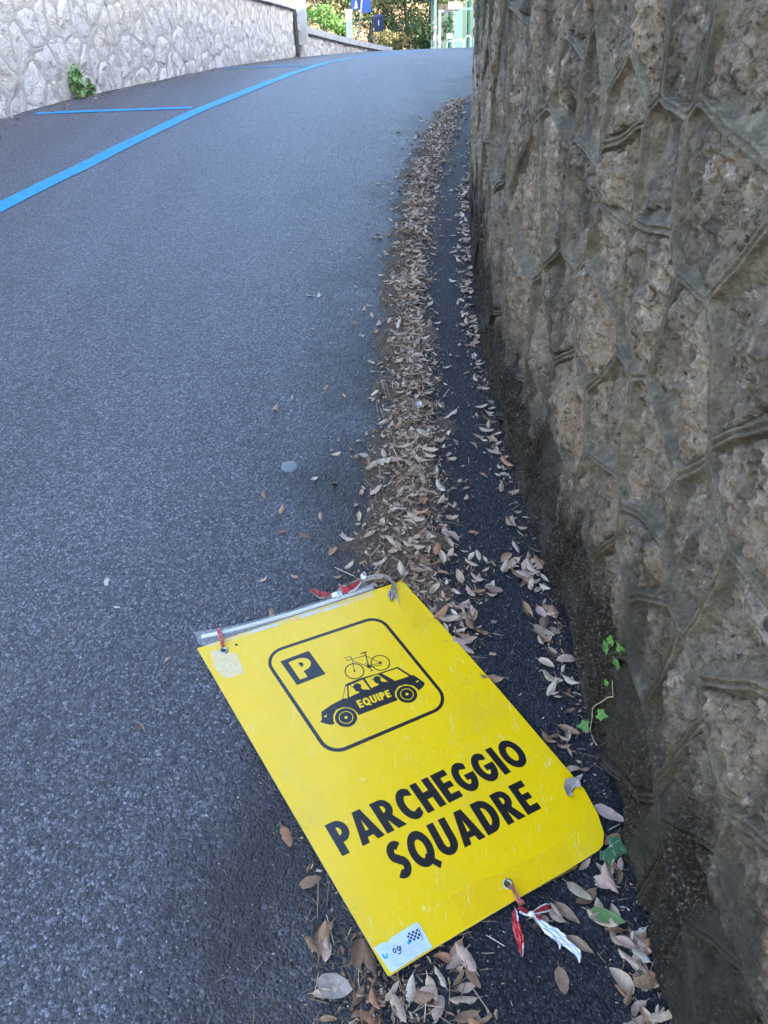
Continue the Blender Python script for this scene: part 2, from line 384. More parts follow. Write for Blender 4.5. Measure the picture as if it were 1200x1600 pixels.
def build_wall(root, W, seeds, box, par, mats, gfun, rank, limit, lods, prof, mort_name='mortar'):
    cells = cells_from(seeds, box)
    order = sorted(range(len(cells)), key=lambda i: -rank(cells[i][0]))
    mv, mf, mh = [], [], []; sv, sf, sh = [], [], []; noff = 0; soff = 0
    for k, i in enumerate(order):
        c, hp = cells[i]; rk = rank(c)
        lod = next(l for l in lods if rk >= l[0]); N, M = lod[1], lod[2]
        # mortar ring of the cell: raised ribbon along the joint, flush bed, dipping under the stone
        th = corner_angles(hp, N); ds = prof[0]; hs = prof[1]; cv = []
        for d, hh in zip(ds, hs):
            r = rho(hp, th, d); u = c[0]+np.cos(th)*r; v = c[1]+np.sin(th)*r; uw, vw = warp(u, v, par['warp'])
            cv.append(W.at(uw, vw, hh+0.0022*par['mn']*fbm(uw*22, vw*22, 3.0, 3)+(0.006*fbm(uw*7, vw*7, 12.0, 3) if .018 < d < .05 else 0)))
            mh.append(vw-gfun(uw))
        cv = np.concatenate(cv); mv.append(cv); mf += ring_faces(len(th), len(ds), noff); noff += len(cv)
        P, f, Vw, Uw = stone_mesh(W, c, hp, N, M, par, i+1)
        hg = Vw-gfun(Uw)
        if hg.max() < -0.02: continue
        if k < limit and rk > 0:
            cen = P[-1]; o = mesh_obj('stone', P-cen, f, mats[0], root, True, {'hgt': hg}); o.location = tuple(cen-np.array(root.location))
        else:
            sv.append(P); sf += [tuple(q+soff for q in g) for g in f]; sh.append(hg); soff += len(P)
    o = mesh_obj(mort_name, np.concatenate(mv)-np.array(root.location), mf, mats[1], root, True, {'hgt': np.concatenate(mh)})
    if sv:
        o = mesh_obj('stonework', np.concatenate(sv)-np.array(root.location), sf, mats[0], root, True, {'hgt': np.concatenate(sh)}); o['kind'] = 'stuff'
def screen(P):
    q = R.T @ (np.asarray(P)-CAM)
    if q[2] > -0.1: return None
    return (600+F*q[0]/-q[2], 800-F*q[1]/-q[2])
def poisson(box, dist, seeds, n=4000, gen=None):
    gen = gen or rng; pts = [np.array(s) for s in seeds]
    for _ in range(n):
        p = np.array([gen.uniform(box[0], box[1]), gen.uniform(box[2], box[3])])
        A = np.array(pts) if pts else np.zeros((0, 2))
        dd = dist(p)
        if len(A) == 0 or np.min(((A[:, 0]-p[0])*1.12)**2+((A[:, 1]-p[1])*0.92)**2) > dd*dd: pts.append(p)
    return pts

# right retaining wall; the stones seen close up are set where the photograph shows them
WR = Wall(RW, 1)
RTOP = 4.9
SEED_PX = [(1130, 290), (1188, 70), (1085, 30), (1030, 42), (973, 42), (917, 28), (877, 17), (902, 127), (936, 150), (987, 150),
 (1058, 141), (1035, 265), (982, 255), (917, 312), (877, 283), (959, 397), (1016, 430), (888, 485), (939, 500),
 (1081, 598), (1178, 580), (897, 641), (953, 665), (1019, 745), (945, 782), (877, 782), (1100, 880), (1195, 790),
 (960, 838), (1015, 885), (967, 950), (1025, 1010), (1140, 985), (1165, 1180), (1060, 1110), (987, 1130), (920, 950),
 (1000, 1310), (1095, 1230), (1180, 1290), (1120, 1420), (1050, 1480), (1195, 1420), (1140, 1550)]
seeds = []
for p in SEED_PX:
    P = hit_rwall(p); u = WR.uy(P[1])
    if all(np.hypot(u-a, P[2]-b) > 0.12 for a, b in seeds): seeds.append((u, P[2]))
boxR = (WR.u[0], WR.u[-1], -1.6, RTOP)
grR = np.random.default_rng(11)
uN = WR.uy(1.3)
def distR(p): return 0.29 if abs(p[0]-uN) < 8 and p[1] < 3.0 else 0.5
seeds = poisson(boxR, distR, seeds, 7000, grR)
gR = lambda u: H(np.interp(u, WR.u, RW[:, 0]), np.interp(u, WR.u, RW[:, 1]))
def rankR(c):
    P = WR.at(np.array(c[0]), np.array(c[1]), 0.0); s = screen(P); d = np.linalg.norm(P-CAM)
    vis = s is not None and -250 < s[0] < 1500 and -250 < s[1] < 1900 and P[1] < 9 and P[2] > -1.2
    return (1.0/d if vis else 0.0001)
wall_r = empty('retaining_wall', (0.55, 1.5, float(H(.55, 1.5))))
tag(wall_r, 'tall damp grey brown rubble stone retaining wall with raised mortar joints beside the leaf filled gutter', 'wall')
parR = dict(gap=0.0135, gapvar=0.8, warp=0.020, round=0.013, sink=0.006, proud=0.005, amp=0.022, mn=0.9, floor=-0.019)
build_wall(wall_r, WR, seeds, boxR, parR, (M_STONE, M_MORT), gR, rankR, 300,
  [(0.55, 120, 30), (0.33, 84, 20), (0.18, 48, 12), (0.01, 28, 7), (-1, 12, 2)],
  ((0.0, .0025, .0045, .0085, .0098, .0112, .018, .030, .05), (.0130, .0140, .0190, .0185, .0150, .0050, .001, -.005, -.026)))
# solid body and top behind the face
m = MB(); n = len(RW[::6]); vv = []
for q, nn in zip(RW[::6], WR.N[::6]):
    for o, z in ((-.032, -1.8), (-.032, RTOP-.02), (-.6, RTOP-.02), (-.6, -1.8)): vv.append((q[0]+nn[0]*o, q[1]+nn[1]*o, z))
m.add(vv, [(i*4+k, i*4+(k+1) % 4, (i+1)*4+(k+1) % 4, (i+1)*4+k) for i in range(n-1) for k in range(4)]+[(0, 1, 2, 3), tuple((n-1)*4+k for k in (3, 2, 1, 0))])
core = m.build('wall_core', M_CONC, wall_r); core.location = -wall_r.location
# concrete coping along the top
for i in range(0, len(RW)-16, 16):
    q0, q1 = RW[i], RW[i+16]; d = q1-q0; L = np.hypot(*d); m = MB()
    m.box((0, 0, 0), (L-0.012, 0.75, 0.12), math.atan2(d[1], d[0])); o = m.build('coping_stone', M_CONC, wall_r)
    mid = (q0+q1)/2+WR.N[i]*-0.26; o.location = (mid[0]-wall_r.location[0], mid[1]-wall_r.location[1], RTOP+0.055-wall_r.location[2])
m = MB(); vv = []
for q in RW[::12]: vv += [(q[0]+.55, q[1], RTOP-.3), (q[0]+60, q[1], RTOP+2)]
m.add(vv, [(2*i, 2*i+1, 2*i+3, 2*i+2) for i in range(len(vv)//2-1)]); tag(m.build('garden_terrace', M_SOIL), kind='structure')

# left boundary walls: pale stone
def left_wall(name, plan, topz, label, gap, cap_h, cap_len, seed):
    W = Wall(plan, -1); gfun = lambda u: H(np.interp(u, W.u, plan[:, 0]), np.interp(u, W.u, plan[:, 1]))
    gen = np.random.default_rng(seed); tz = lambda u: np.interp(u, [0, W.u[-1]], topz)
    box = (W.u[0], W.u[-1], -0.6, max(topz))
    sd = poisson((box[0], box[1], box[2]*.6, box[3]*.6), lambda p: gap*.8, [], 6000, gen); sd = [np.array([q[0], q[1]/.6]) for q in sd]
    sd = [s for s in sd if s[1] > gfun(s[0])-0.15 and s[1] < tz(s[0])+0.02]
    root = empty(name, (plan[len(plan)//2][0], plan[len(plan)//2][1], float(gfun(W.u[-1]/2)))); tag(root, label, 'wall', 'boundary walls across the road')
    # stones are kept inside the sloping top by squeezing the height
    class WW:
        u = W.u
        def at(s, u, v, h):
            return W.at(u, np.minimum(v, tz(u)), h)
    def rank(c):
        P = W.at(np.array(c[0]), np.array(c[1]), 0.0); s = screen(P); d = np.linalg.norm(P-CAM)
        vis = s is not None and -80 < s[0] < 760 and -80 < s[1] < 400
        return 1.0/d if vis else 0.0001
    par = dict(gap=gap*0.065, gapvar=0.5, warp=0.03, round=0.05, sink=0.008, proud=0.006, amp=0.020, mn=3)
    build_wall(root, WW(), sd, box, par, (M_PSTONE, M_PMORT), gfun, rank, 300, [(0.05, 26, 5), (0.01, 16, 3), (-1, 10, 2)],
      ((0.0, .01, .02, .04, .09), (.0, .0, -.001, -.006, -.02)))
    m = MB(); vv = []; st = list(range(0, len(plan), 5))
    for i in st:
        q, nn, u = plan[i], W.N[i], W.u[i]
        for o, z in ((-.035, -1.0), (-.035, tz(u)), (-.45, tz(u)), (-.45, -1.0)): vv.append((q[0]+nn[0]*o, q[1]+nn[1]*o, z))
    nn_ = len(st); m.add(vv, [(i*4+k, i*4+(k+1) % 4, (i+1)*4+(k+1) % 4, (i+1)*4+k) for i in range(nn_-1) for k in range(4)]+[(0, 1, 2, 3), tuple((nn_-1)*4+k for k in (3, 2, 1, 0))])
    o = m.build('wall_core', M_PMORT, root); o.location = -root.location
    u = 0.0
    while u < W.u[-1]-0.2:
        u2 = min(u+cap_len, W.u[-1]); A = [W.at(np.array(a), np.array(0.0), np.array(-.2)) for a in (u+.006, u2-.006)]
        m = MB(); d = A[1]-A[0]; T = nrm(d[:2]); nv = np.array([-T[1], T[0]]); vv = []
        for a, uu in ((A[0], u), (A[1], u2)):
            for sgn, z in ((-1, 0), (1, 0), (1, 1), (-1, 1)): vv.append((a[0]+nv[0]*.28*sgn, a[1]+nv[1]*.28*sgn, float(tz(uu))+.002+z*cap_h+.003*gen.normal()*z))
        m.add(vv, [(0, 1, 2, 3), (7, 6, 5, 4), (0, 4, 5, 1), (1, 5, 6, 2), (2, 6, 7, 3), (3, 7, 4, 0)])
        o = m.build('coping_stone', M_CONC, root); o.location = -root.location; u = u2
    return root, W
wl, WL1 = left_wall('boundary_wall', LW, (2.85, 2.30), 'long pale limestone rubble wall beside the blue parking bays', .215, .10, 1.1, 5)
wl2, WL2 = left_wall('boundary_wall', LW2, (1.92, 1.32), 'low pale stone wall with sloping coping running down to the crest of the road', .23, .13, .9, 6)
# dark pipe in the joint between the two walls
m = MB(); e = LW[-1]; m.tube([(e[0]+.05, e[1]+.0, 1.2), (e[0]+.05, e[1]+.0, 2.33)], .05, 10)
for z in (1.45, 2.2): m.tube([(e[0]+.05, e[1], z-.02), (e[0]+.05, e[1], z+.02)], .062, 10)
tag(m.build('drain_pipe', M_DARKPIPE), 'dark vertical drain pipe in the joint between the two pale boundary walls', 'drain pipe')
#@@PART2
# ------------------------------------------------------------------ gutter strip and litter band
def bandL(y): return np.interp(y, YB, XBL)
def bandR(y): return np.interp(y, YB, XBR)
ys = np.concatenate([np.arange(-3, 4, .06), np.arange(4, 16, .15)])
v, f = [], []; NX = 14
for j, y in enumerate(ys):
    a = bandL(y)+.10+.03*vnoise(y*3, 0, 5.); b = xwall(y)+.05
    for k in range(NX):
        x = a+(b-a)*k/(NX-1); v.append((x, y, float(H(x, y))+(.0045 if k else -.004)))
    if j: f += [((j-1)*NX+k, (j-1)*NX+k+1, j*NX+k+1, j*NX+k) for k in range(NX-1)]
tag(mesh_obj('gutter', v, f, M_GUT, None, True), kind='structure')
M_HUMUS, t_, b_ = new_mat('brown_leaf_mould'); p_ = pos(t_)
t_.links.new(ramp(t_, noise(t_, p_, 120, 5, .7), [(.25, (.035, .023, .016)), (.5, (.115, .078, .053)), (.7, (.27, .19, .135))]), b_.inputs['Base Color'])
b_.inputs['Roughness'].default_value = .95; bump(t_, b_, noise(t_, p_, 160, 5, .7), 1.0, .012)
# ------------------------------------------------------------------ the yellow sign
COR = [hit(p) for p in ((308, 1013), (629, 907), (981, 1312), (606, 1526))]
cen = np.mean(COR, 0); _, _, vt = np.linalg.svd(np.array(COR)-cen); sn = vt[2]*(1 if vt[2][2] > 0 else -1)
LIFT = .021; TH = .005
su = nrm((COR[1]-COR[0])+(COR[2]-COR[3])); su = nrm(su-(su@sn)*sn); sv_ = np.cross(sn, su)
sign = empty('parking_sign', cen+sn*(LIFT-TH))
sign.rotation_euler = Matrix([[su[i], sv_[i], sn[i]] for i in range(3)]).to_euler()
tag(sign, 'yellow rectangular event parking board with black lettering lying flat by the gutter', 'sign')
def sl_(p, lift=0.0):
    """photo pixel -> local (x, y) on the board's face, raised by lift"""
    d = ray(p); o = cen+sn*(LIFT+lift); t = ((o-CAM)@sn)/(d@sn); q = CAM+d*t-o
    return np.array([q@su, q@sv_])
def crop(x0, y0, k): return lambda p: (x0+p[0]*k, y0+p[1]*k)
def gloss(name, col, rough, var=.06, scr=0.0, spec=.5, coat=0.0):
    m, t, b = new_mat(name); p = pos(t); f_ = noise(t, p, 14, 5, .6)
    c = ramp(t, f_, [(.3, tuple(x*(1-var) for x in col)), (.7, tuple(min(1, x*(1+var)) for x in col))])
    if scr:
        sc = noise(t, scaled(t, p, (90, 14, 40)), 1.0, 3, .7, 1.5)
        k = ramp(t, sc, [(.62, gray(0)), (.70, gray(scr))]); c = mixc(t, k, c, (.88, .80, .42))
        dt = ramp(t, noise(t, p, 7, 6, .7), [(.50, gray(0)), (.70, gray(.32))]); c = mixc(t, dt, c, (.55, .40, .05))
        t.links.new(math_(t, 'ADD', math_(t, 'MULTIPLY', noise(t, p, 22, 4), .22), rough-.10), b.inputs['Roughness'])
        bump(t, b, noise(t, p, 5, 3), .25, .004)
    else: b.inputs['Roughness'].default_value = rough
    t.links.new(c, b.inputs['Base Color']); b.inputs['Specular IOR Level'].default_value = spec; b.inputs['Coat Weight'].default_value = coat; b.inputs['Coat Roughness'].default_value = .16; b.inputs['Coat IOR'].default_value = 1.6
    return m
M_YEL = gloss('yellow_plastic', (.99, .61, .002), .24, .03, .5, coat=0.4)
M_YEL2 = gloss('yellow_print', (.99, .61, .002), .24, .03, coat=0.4)
M_BLK = gloss('black_print', (.012, .012, .013), .24, .1, coat=0.4)
M_EDGE = simple('grubby_white_core', (.50, .42, .20), .7, .3, 40)
M_WHITE = gloss('white_plastic', (.72, .72, .70), .35)
M_RED = gloss('red_barrier_tape', (.42, .03, .035), .35, .35)
M_PINK = gloss('faded_red_tape', (.55, .16, .14), .4, .25)
M_GREYTAPE = gloss('dirty_tape', (.30, .24, .19), .45, .3)
M_WTAPE = gloss('white_barrier_tape', (.74, .73, .74), .3, .08)
M_METAL = simple('dull_eyelet_metal', (.45, .43, .40), .35, .25, 90, metallic=.9)
M_STICK = gloss('pale_blue_sticker', (.62, .70, .78), .3, .08)
M_NAVY = gloss('navy_print', (.02, .025, .09), .35); M_CYAN = gloss('cyan_print', (.02, .38, .62), .35); M_GTEXT = gloss('grey_print', (.36, .42, .52), .4)
def film(name, tint, opac, rough=.12):
    m, t, b = new_mat(name); p = pos(t)
    b.inputs['Base Color'].default_value = (*tint, 1); b.inputs['Roughness'].default_value = rough
    tr = nd(t, 'ShaderNodeBsdfTransparent'); mx = nd(t, 'ShaderNodeMixShader')
    fc = ramp(t, noise(t, p, 45, 4, .7, 1.0), [(.3, gray(opac*.75)), (.75, gray(min(1, opac*1.25)))])
    t.links.new(fc, mx.inputs[0]); t.links.new(tr.outputs[0], mx.inputs[1]); t.links.new(b.outputs[0], mx.inputs[2])
    t.links.new(mx.outputs[0], t.nodes['Material Output'].inputs['Surface'])
    bump(t, b, noise(t, p, 70, 4, .6, 1.5), .8, .004)
    return m
M_FILM = film('clear_tape', (.85, .85, .85), .22); M_MILK = film('milky_tape', (.92, .88, .66), .55, .3); M_FYEL = film('yellowed_tape', (.93, .62, .006), .15, .2)
def poly_mesh(name, loops, z, mat, parent, thick=0.0):
    """filled 2D polygon with holes at height z (local); thick > 0 gives it sides downward"""
    L = [[Vector((q[0], q[1], 0)) for q in l] for l in loops]
    tri = geometry.tessellate_polygon(L); P = [q for l in L for q in l]
    vs = [(q.x, q.y, z) for q in P]; fs = []
    for a, b, c in tri:
        ar = (P[b].x-P[a].x)*(P[c].y-P[a].y)-(P[b].y-P[a].y)*(P[c].x-P[a].x)
        fs.append((a, b, c) if ar > 0 else (a, c, b))
    if thick:
        n = len(vs); vs += [(q.x, q.y, z-thick) for q in P]; o = 0
        for l in L:
            m_ = len(l)
            for i in range(m_): a, b = o+i, o+(i+1) % m_; fs.append((a, a+n, b+n, b))
            o += m_
        fs += [(c+n, b+n, a+n) for a, b, c in fs[:len(tri)]]
    return mesh_obj(name, vs, fs, mat, parent)
def line_quads(pts, wd):
    pts = [np.asarray(p, float) for p in pts]; v = []
    for i, p in enumerate(pts):
        d = nrm(pts[min(i+1, len(pts)-1)]-pts[max(i-1, 0)]); n = np.array([-d[1], d[0]])*wd/2; v += [p-n, p+n]
    return v, [(2*i, 2*i+2, 2*i+3, 2*i+1) for i in range(len(pts)-1)]
def circ(c, r, n=48): return [(c[0]+r*math.cos(2*math.pi*k/n), c[1]+r*math.sin(2*math.pi*k/n)) for k in range(n)]
def dens(P, n=6):
    P = [np.asarray(p, float) for p in P]; return [P[i]+(P[(i+1) % len(P)]-P[i])*k/n for i in range(len(P)) for k in range(n)]
BOARD = [(308, 1013), (355, 997), (629, 907), (783, 1081), (913, 1233), (934, 1272), (944, 1302), (942, 1321), (936, 1328), (885, 1360), (802, 1408), (676, 1483), (610, 1524), (606, 1524)]
bl = [sl_(p) for p in BOARD]
def inb(q, m=0.0):
    d = np.array(q)-cen; x, y = d@su, d@sv_; ins = False; n = len(bl)
    for i in range(n):
        a, b = bl[i], bl[(i+1) % n]
        if (a[1] > y) != (b[1] > y) and x < (b[0]-a[0])*(y-a[1])/(b[1]-a[1])+a[0]: ins = not ins
    return ins
board = poly_mesh('board', [dens(bl, 1)], TH, M_YEL, sign, TH)
board.data.materials.append(M_EDGE)
for pl in board.data.polygons:
    if abs(pl.normal.z) < .5: pl.material_index = 1
Z1, Z2, Z3 = TH+.0003, TH+.0006, TH+.0009
# rounded frame of the pictogram
c6 = crop(400, 940, .26667)
def lin(a, b): return sl_(c6(a)), sl_(c6(b))
def isect(l1, l2):
    (a, b), (c, d) = l1, l2; A = np.array([b-a, -(d-c)]).T; t = np.linalg.solve(A, c-a); return a+(b-a)*t[0]
LT, LR_, LB, LL = lin((150, 275), (640, 112)), lin((790, 170), (1080, 525)), lin((1060, 635), (540, 855)), lin((90, 390), (380, 820))
fc = [isect(LT, LL), isect(LT, LR_), isect(LB, LR_), isect(LB, LL)]
def roundpoly(P, r, n=10):
    out = []
    for i in range(len(P)):
        p = P[i]; a = nrm(P[i-1]-p); b = nrm(P[(i+1) % len(P)]-p); half = math.acos(np.clip(a@b, -1, 1))/2
        d = r/math.tan(half); c = p+nrm(a+b)*r/math.sin(half); s0, s1 = p+a*d, p+b*d
        t0 = math.atan2(*(s0-c)[::-1]); t1 = math.atan2(*(s1-c)[::-1]); dt = (t1-t0+math.pi) % (2*math.pi)-math.pi
        out += [c+r*np.array([math.cos(t0+dt*k/n), math.sin(t0+dt*k/n)]) for k in range(n+1)]
    return out
fcen = np.mean(fc, 0); wdt = np.linalg.norm(fc[1]-fc[0])
def scalep(P, d): return [p+nrm(fcen-p)*d*1.41 for p in P]
poly_mesh('frame_border', [roundpoly(scalep(fc, -.005), wdt*.15), roundpoly(scalep(fc, .005), wdt*.15-.010)], Z1, M_BLK, sign)
# P panel
cB = crop(430, 1000, .158333); cA = crop(490, 1030, .15)
pp_ = poly_mesh('parking_panel', [[sl_(cB(p)) for p in ((50, 212), (330, 107), (497, 335), (215, 445))]], Z1, M_BLK, sign)
# glyphs: (width, [ (loops) or quads ])
def arc(c, rx, ry, a0, a1, n=14): return [(c[0]+rx*math.cos(math.radians(a0+(a1-a0)*k/n)), c[1]+ry*math.sin(math.radians(a0+(a1-a0)*k/n))) for k in range(n+1)]
s_ = .25
GL = {
 'I': (.25, [[(0, 0), (.25, 0), (.25, 1), (0, 1)]]),
 'H': (.70, [[(0, 0), (.25, 0), (.25, .38), (.45, .38), (.45, 0), (.70, 0), (.70, 1), (.45, 1), (.45, .62), (.25, .62), (.25, 1), (0, 1)]]),
 'E': (.54, [[(0, 0), (.54, 0), (.54, .21), (.25, .21), (.25, .40), (.50, .40), (.50, .60), (.25, .60), (.25, .79), (.54, .79), (.54, 1), (0, 1)]]),
 'P': (.60, [[(0, 0), (.25, 0), (.25, .34)]+arc((.28, .67), .32, .33, -90, 90)+[(0, 1)], [(.25, .56)]+arc((.27, .68), .10, .12, -90, 90)+[(.25, .80)]]),
 'R': (.68, [[(0, 0), (.25, 0), (.25, .36), (.40, 0), (.70, 0), (.47, .43)]+arc((.29, .69), .31, .31, -45, 90)+[(0, 1)], [(.25, .59)]+arc((.27, .70), .10, .11, -90, 90)+[(.25, .81)]]),
 'A': (.78, [[(0, 0), (.25, 0), (.29, .17), (.49, .17), (.53, 0), (.78, 0), (.53, 1), (.25, 1)], [(.335, .35), (.445, .35), (.39, .70)]]),
 'C': (.62, [arc((.37, .5), .37, .515, 52, 308, 30)+[(.60, .30)]+arc((.39, .5), .14, .27, 300, 60, 20)+[(.60, .70)]]),
 'G': (.70, [arc((.37, .5), .37, .515, 50, 345, 32)+[(.735, .56), (.37, .56), (.37, .37), (.49, .37)]+arc((.38, .5), .13, .27, 315, 62, 20)+[(.585, .72)]]),
 'O': (.78, [arc((.39, .5), .39, .515, 0, 354, 40), arc((.39, .5), .15, .27, 0, 351, 30)]),
 'Q': (.80, [arc((.39, .5), .39, .515, 0, 354, 40), arc((.39, .5), .15, .27, 0, 351, 30)], [[(.46, .34), (.80, -.06), (.66, -.19), (.36, .20)]]),
 'U': (.68, [[(0, 1)]+arc((.34, .34), .34, .355, 180, 360, 20)+[(.68, 1), (.43, 1)]+arc((.34, .36), .09, .16, 0, -180, 14)+[(.25, 1)]]),
 'D': (.68, [[(0, 0)]+arc((.26, .5), .42, .5, -90, 90, 20)+[(0, 1)], [(.25, .22)]+arc((.26, .5), .16, .28, -90, 90, 14)+[(.25, .78)]]),
}
def smesh():
    pts = arc((.28, .715), .165, .19, 35, 262, 16)+arc((.26, .29), .165, .185, 82, -140, 16)
    return line_quads(pts, .235)
def bilin(quad, u, v):
    BL, BR, TR, TL = quad; return (1-u)*(1-v)*BL+u*(1-v)*BR+u*v*TR+(1-u)*v*TL
def text(word, quad, z, mat, parent, gap, name='letter'):
    W_ = sum((.56 if ch == 'S' else GL[ch][0]) for ch in word)+gap*(len(word)-1); x = 0
    for ch in word:
        mp = lambda q, x=x: bilin(quad, (x+q[0])/W_, q[1])
        if ch == 'S':
            vq, fq = smesh(); o = mesh_obj(name, [(*mp(q), z) for q in vq], fq, mat, parent); wd = .56
        else:
            g = GL[ch]; o = poly_mesh(name, [[mp(q) for q in l] for l in g[1]], z, mat, parent); wd = g[0]
            if len(g) > 2: poly_mesh('letter_tail', [[mp(q) for q in l] for l in g[2]], z+.0002, mat, o)
        x += wd+gap
Q = lambda fn, *ps: [sl_(fn(p)) for p in ps]
idf = lambda p: p
text('PARCHEGGIO', Q(idf, (535, 1338), (831, 1190), (799, 1152), (507, 1290)), Z1, M_BLK, sign, .09)
text('SQUADRE', Q(idf, (624, 1377), (846, 1263), (814, 1219), (599, 1322)), Z1, M_BLK, sign, .09)
text('P', Q(cB, (245, 392), (420, 326), (310, 152), (130, 222)), Z2, M_YEL2, pp_, .1)
# car
car = poly_mesh('car_pictogram', [Q(cA, (80, 550), (180, 480), (300, 415), (330, 268), (345, 255), (500, 195), (700, 140), (870, 82), (890, 88), (1010, 165), (1050, 170), (1150, 240), (1158, 262), (1135, 295), (1092, 330),
  (1080, 310), (1040, 277), (960, 262), (885, 282), (845, 340), (850, 390), (880, 425), (470, 582), (455, 558), (415, 522), (370, 505), (300, 500), (235, 528), (205, 580), (205, 640), (222, 668), (185, 685), (120, 672), (65, 652), (87, 633))], Z1, M_BLK, sign)
def wheel(c, l, r):
    c, l, r = Q(cA, c, l, r); rad = np.linalg.norm(r-l)/2
    o = poly_mesh('wheel', [circ(c, rad)], Z1, M_BLK, car)
    poly_mesh('wheel_ring', [circ(c, rad*.66), circ(c, rad*.59)], Z2, M_YEL2, o); poly_mesh('hub', [circ(c, rad*.15, 20)], Z2, M_YEL2, o)
wheel((972, 365), (865, 362), (1080, 368)); wheel((338, 608), (222, 606), (453, 611))
for pg in (((306, 410), (336, 280), (348, 282), (354, 408)), ((364, 280), (512, 213), (592, 320), (385, 395), (368, 390)), ((535, 203), (672, 160), (790, 248), (775, 252), (608, 313)), ((712, 150), (868, 98), (995, 178), (850, 226))):
    poly_mesh('car_window', [Q(cA, *pg)], Z2, M_YEL2, car)
for pg in (((105, 597), (135, 580), (142, 594), (115, 608)), ((1062, 235), (1090, 222), (1097, 232), (1070, 243))): poly_mesh('car_lamp', [Q(cA, *pg)], Z2, M_YEL2, car)
per = [(378, 286), (412, 284), (424, 262), (452, 250), (488, 262), (498, 285), (490, 300), (515, 318), (585, 318), (592, 330), (405, 402), (380, 396), (425, 372), (478, 350), (470, 340), (442, 335), (425, 316), (415, 297)]
poly_mesh('passenger', [Q(cA, *per)], Z3, M_BLK, car)
poly_mesh('passenger', [Q(cA, *[((x-378)*.92+590, (y-286)*.92+208) for x, y in per])], Z3, M_BLK, car)
text('EQUIPE', Q(cA, (482, 512), (814, 388), (777, 318), (440, 436)), Z2, M_YEL2, car, .10)
# bicycle on the roof
bk = MB()
def bl_(pts, wd=.0020):
    v, f = line_quads(Q(cB, *pts), wd); bk.add([(*q, Z1+len(bk.f)*4e-6) for q in v], f)
for pts in (((782, 308), (755, 180), (745, 165)), ((760, 190), (890, 152)), ((768, 207), (925, 265)), ((893, 155), (1037, 225)), ((925, 268), (1050, 246)), ((925, 255), (1035, 228)), ((680, 180), (740, 162), (752, 185), (715, 205), (698, 188)), ((925, 262), (957, 306)), ((925, 262), (890, 225)), ((938, 308), (965, 300))): bl_(pts)
bl_(((925, 265), (885, 125)), .003); bl_(((840, 134), (905, 117)), .0036)
bike = bk.build('bicycle_pictogram', M_BLK, sign)
for c, l, r, h in (((782, 308), (685, 306), (879, 311), .11), ((1037, 225), (941, 222), (1133, 230), .16)):
    c, l, r = Q(cB, c, l, r); rad = np.linalg.norm(r-l)/2
    o = poly_mesh('wheel', [circ(c, rad), circ(c, rad*.90)], Z1+.0002, M_BLK, bike); poly_mesh('hub', [circ(c, rad*h, 18)], Z1+.00025, M_BLK, o)
poly_mesh('crank', [circ(sl_(cB((925, 262))), .0062, 20)], Z1+.00025, M_BLK, bike)
# sticker
cS = crop(560, 1400, .13333)
st = poly_mesh('sticker', [Q(cS, (180, 605), (290, 545), (345, 548), (372, 500), (400, 478), (670, 312), (695, 310), (715, 335), (868, 600), (400, 895), (372, 882))], TH+.0008, M_STICK, sign, .0006)
fq = Q(cS, (600, 545), (742, 492), (692, 386), (556, 447))
ck = MB()
for i in range(6):
    for j in range(4):
        if (i+j) % 2 == 0: ck.add([(*bilin(fq, (i+a)/6, (j+b)/4), TH+.0011) for a, b in ((0, 0), (1, 0), (1, 1), (0, 1))], [(0, 1, 2, 3)])
ck.build('chequered_flag', M_NAVY, st)
v, f = line_quads(Q(cS, (703, 372), (755, 525)), .0012); mesh_obj('flag_pole', [(*q, TH+.0012) for q in v], f, M_NAVY, st)
poly_mesh('emblem', [Q(cS, (570, 560), (590, 500), (612, 520), (612, 555), (590, 578))], TH+.0011, M_CYAN, st)
def rot_ell(c, rx, ry, n=20): return [(c[0]+rx*math.cos(t)+.35*ry*math.sin(t), c[1]-.5*rx*math.cos(t)*.6+ry*math.sin(t)) for t in np.linspace(0, 2*math.pi, n, endpoint=False)]
poly_mesh('letter', [Q(cS, *rot_ell((422, 642), 21, 30)), Q(cS, *rot_ell((422, 642), 9, 15))], TH+.0011, M_NAVY, st)
g_ = poly_mesh('letter', [Q(cS, *rot_ell((470, 618), 21, 28)), Q(cS, *rot_ell((470, 618), 9, 13))], TH+.0011, M_NAVY, st)
v, f = line_quads(Q(cS, (488, 585), (500, 640), (490, 672), (460, 680)), .0017); mesh_obj('letter_tail', [(*q, TH+.0013) for q in v], f, M_NAVY, g_)
poly_mesh('letter', [Q(cS, (272, 690), (295, 680), (312, 715), (330, 705), (318, 680), (340, 672), (350, 720), (322, 740), (300, 735))], TH+.0011, M_CYAN, st)
for pts in (((372, 670), (385, 700), (410, 690)), ((290, 600), (300, 645)), ((330, 570), (345, 620), (365, 610)), ((385, 560), (410, 590), (430, 585)), ((500, 585), (520, 620)), ((530, 570), (550, 605))):
    v, f = line_quads(Q(cS, *pts), .0011); mesh_obj('worn_letter', [(*q, TH+.0011) for q in v], f, M_GTEXT, st)
tx = MB()
for a, b in (((470, 690), (735, 535)), ((530, 690), (770, 568)), ((545, 715), (660, 655)), ((550, 740), (820, 600)), ((345, 755), (440, 705)), ((380, 770), (460, 735)), ((395, 795), (470, 760)), ((410, 830), (560, 770)), ((590, 760), (700, 700)), ((440, 815), (470, 800))):
    n = 14
    for k in range(n):
        if random.random() < .78:
            p0 = np.array(a)+(np.array(b)-np.array(a))*k/n; p1 = np.array(a)+(np.array(b)-np.array(a))*(k+.72)/n
            v, f = line_quads(Q(cS, p0, p1), .0012); tx.add([(*q, TH+.0011) for q in v], f)
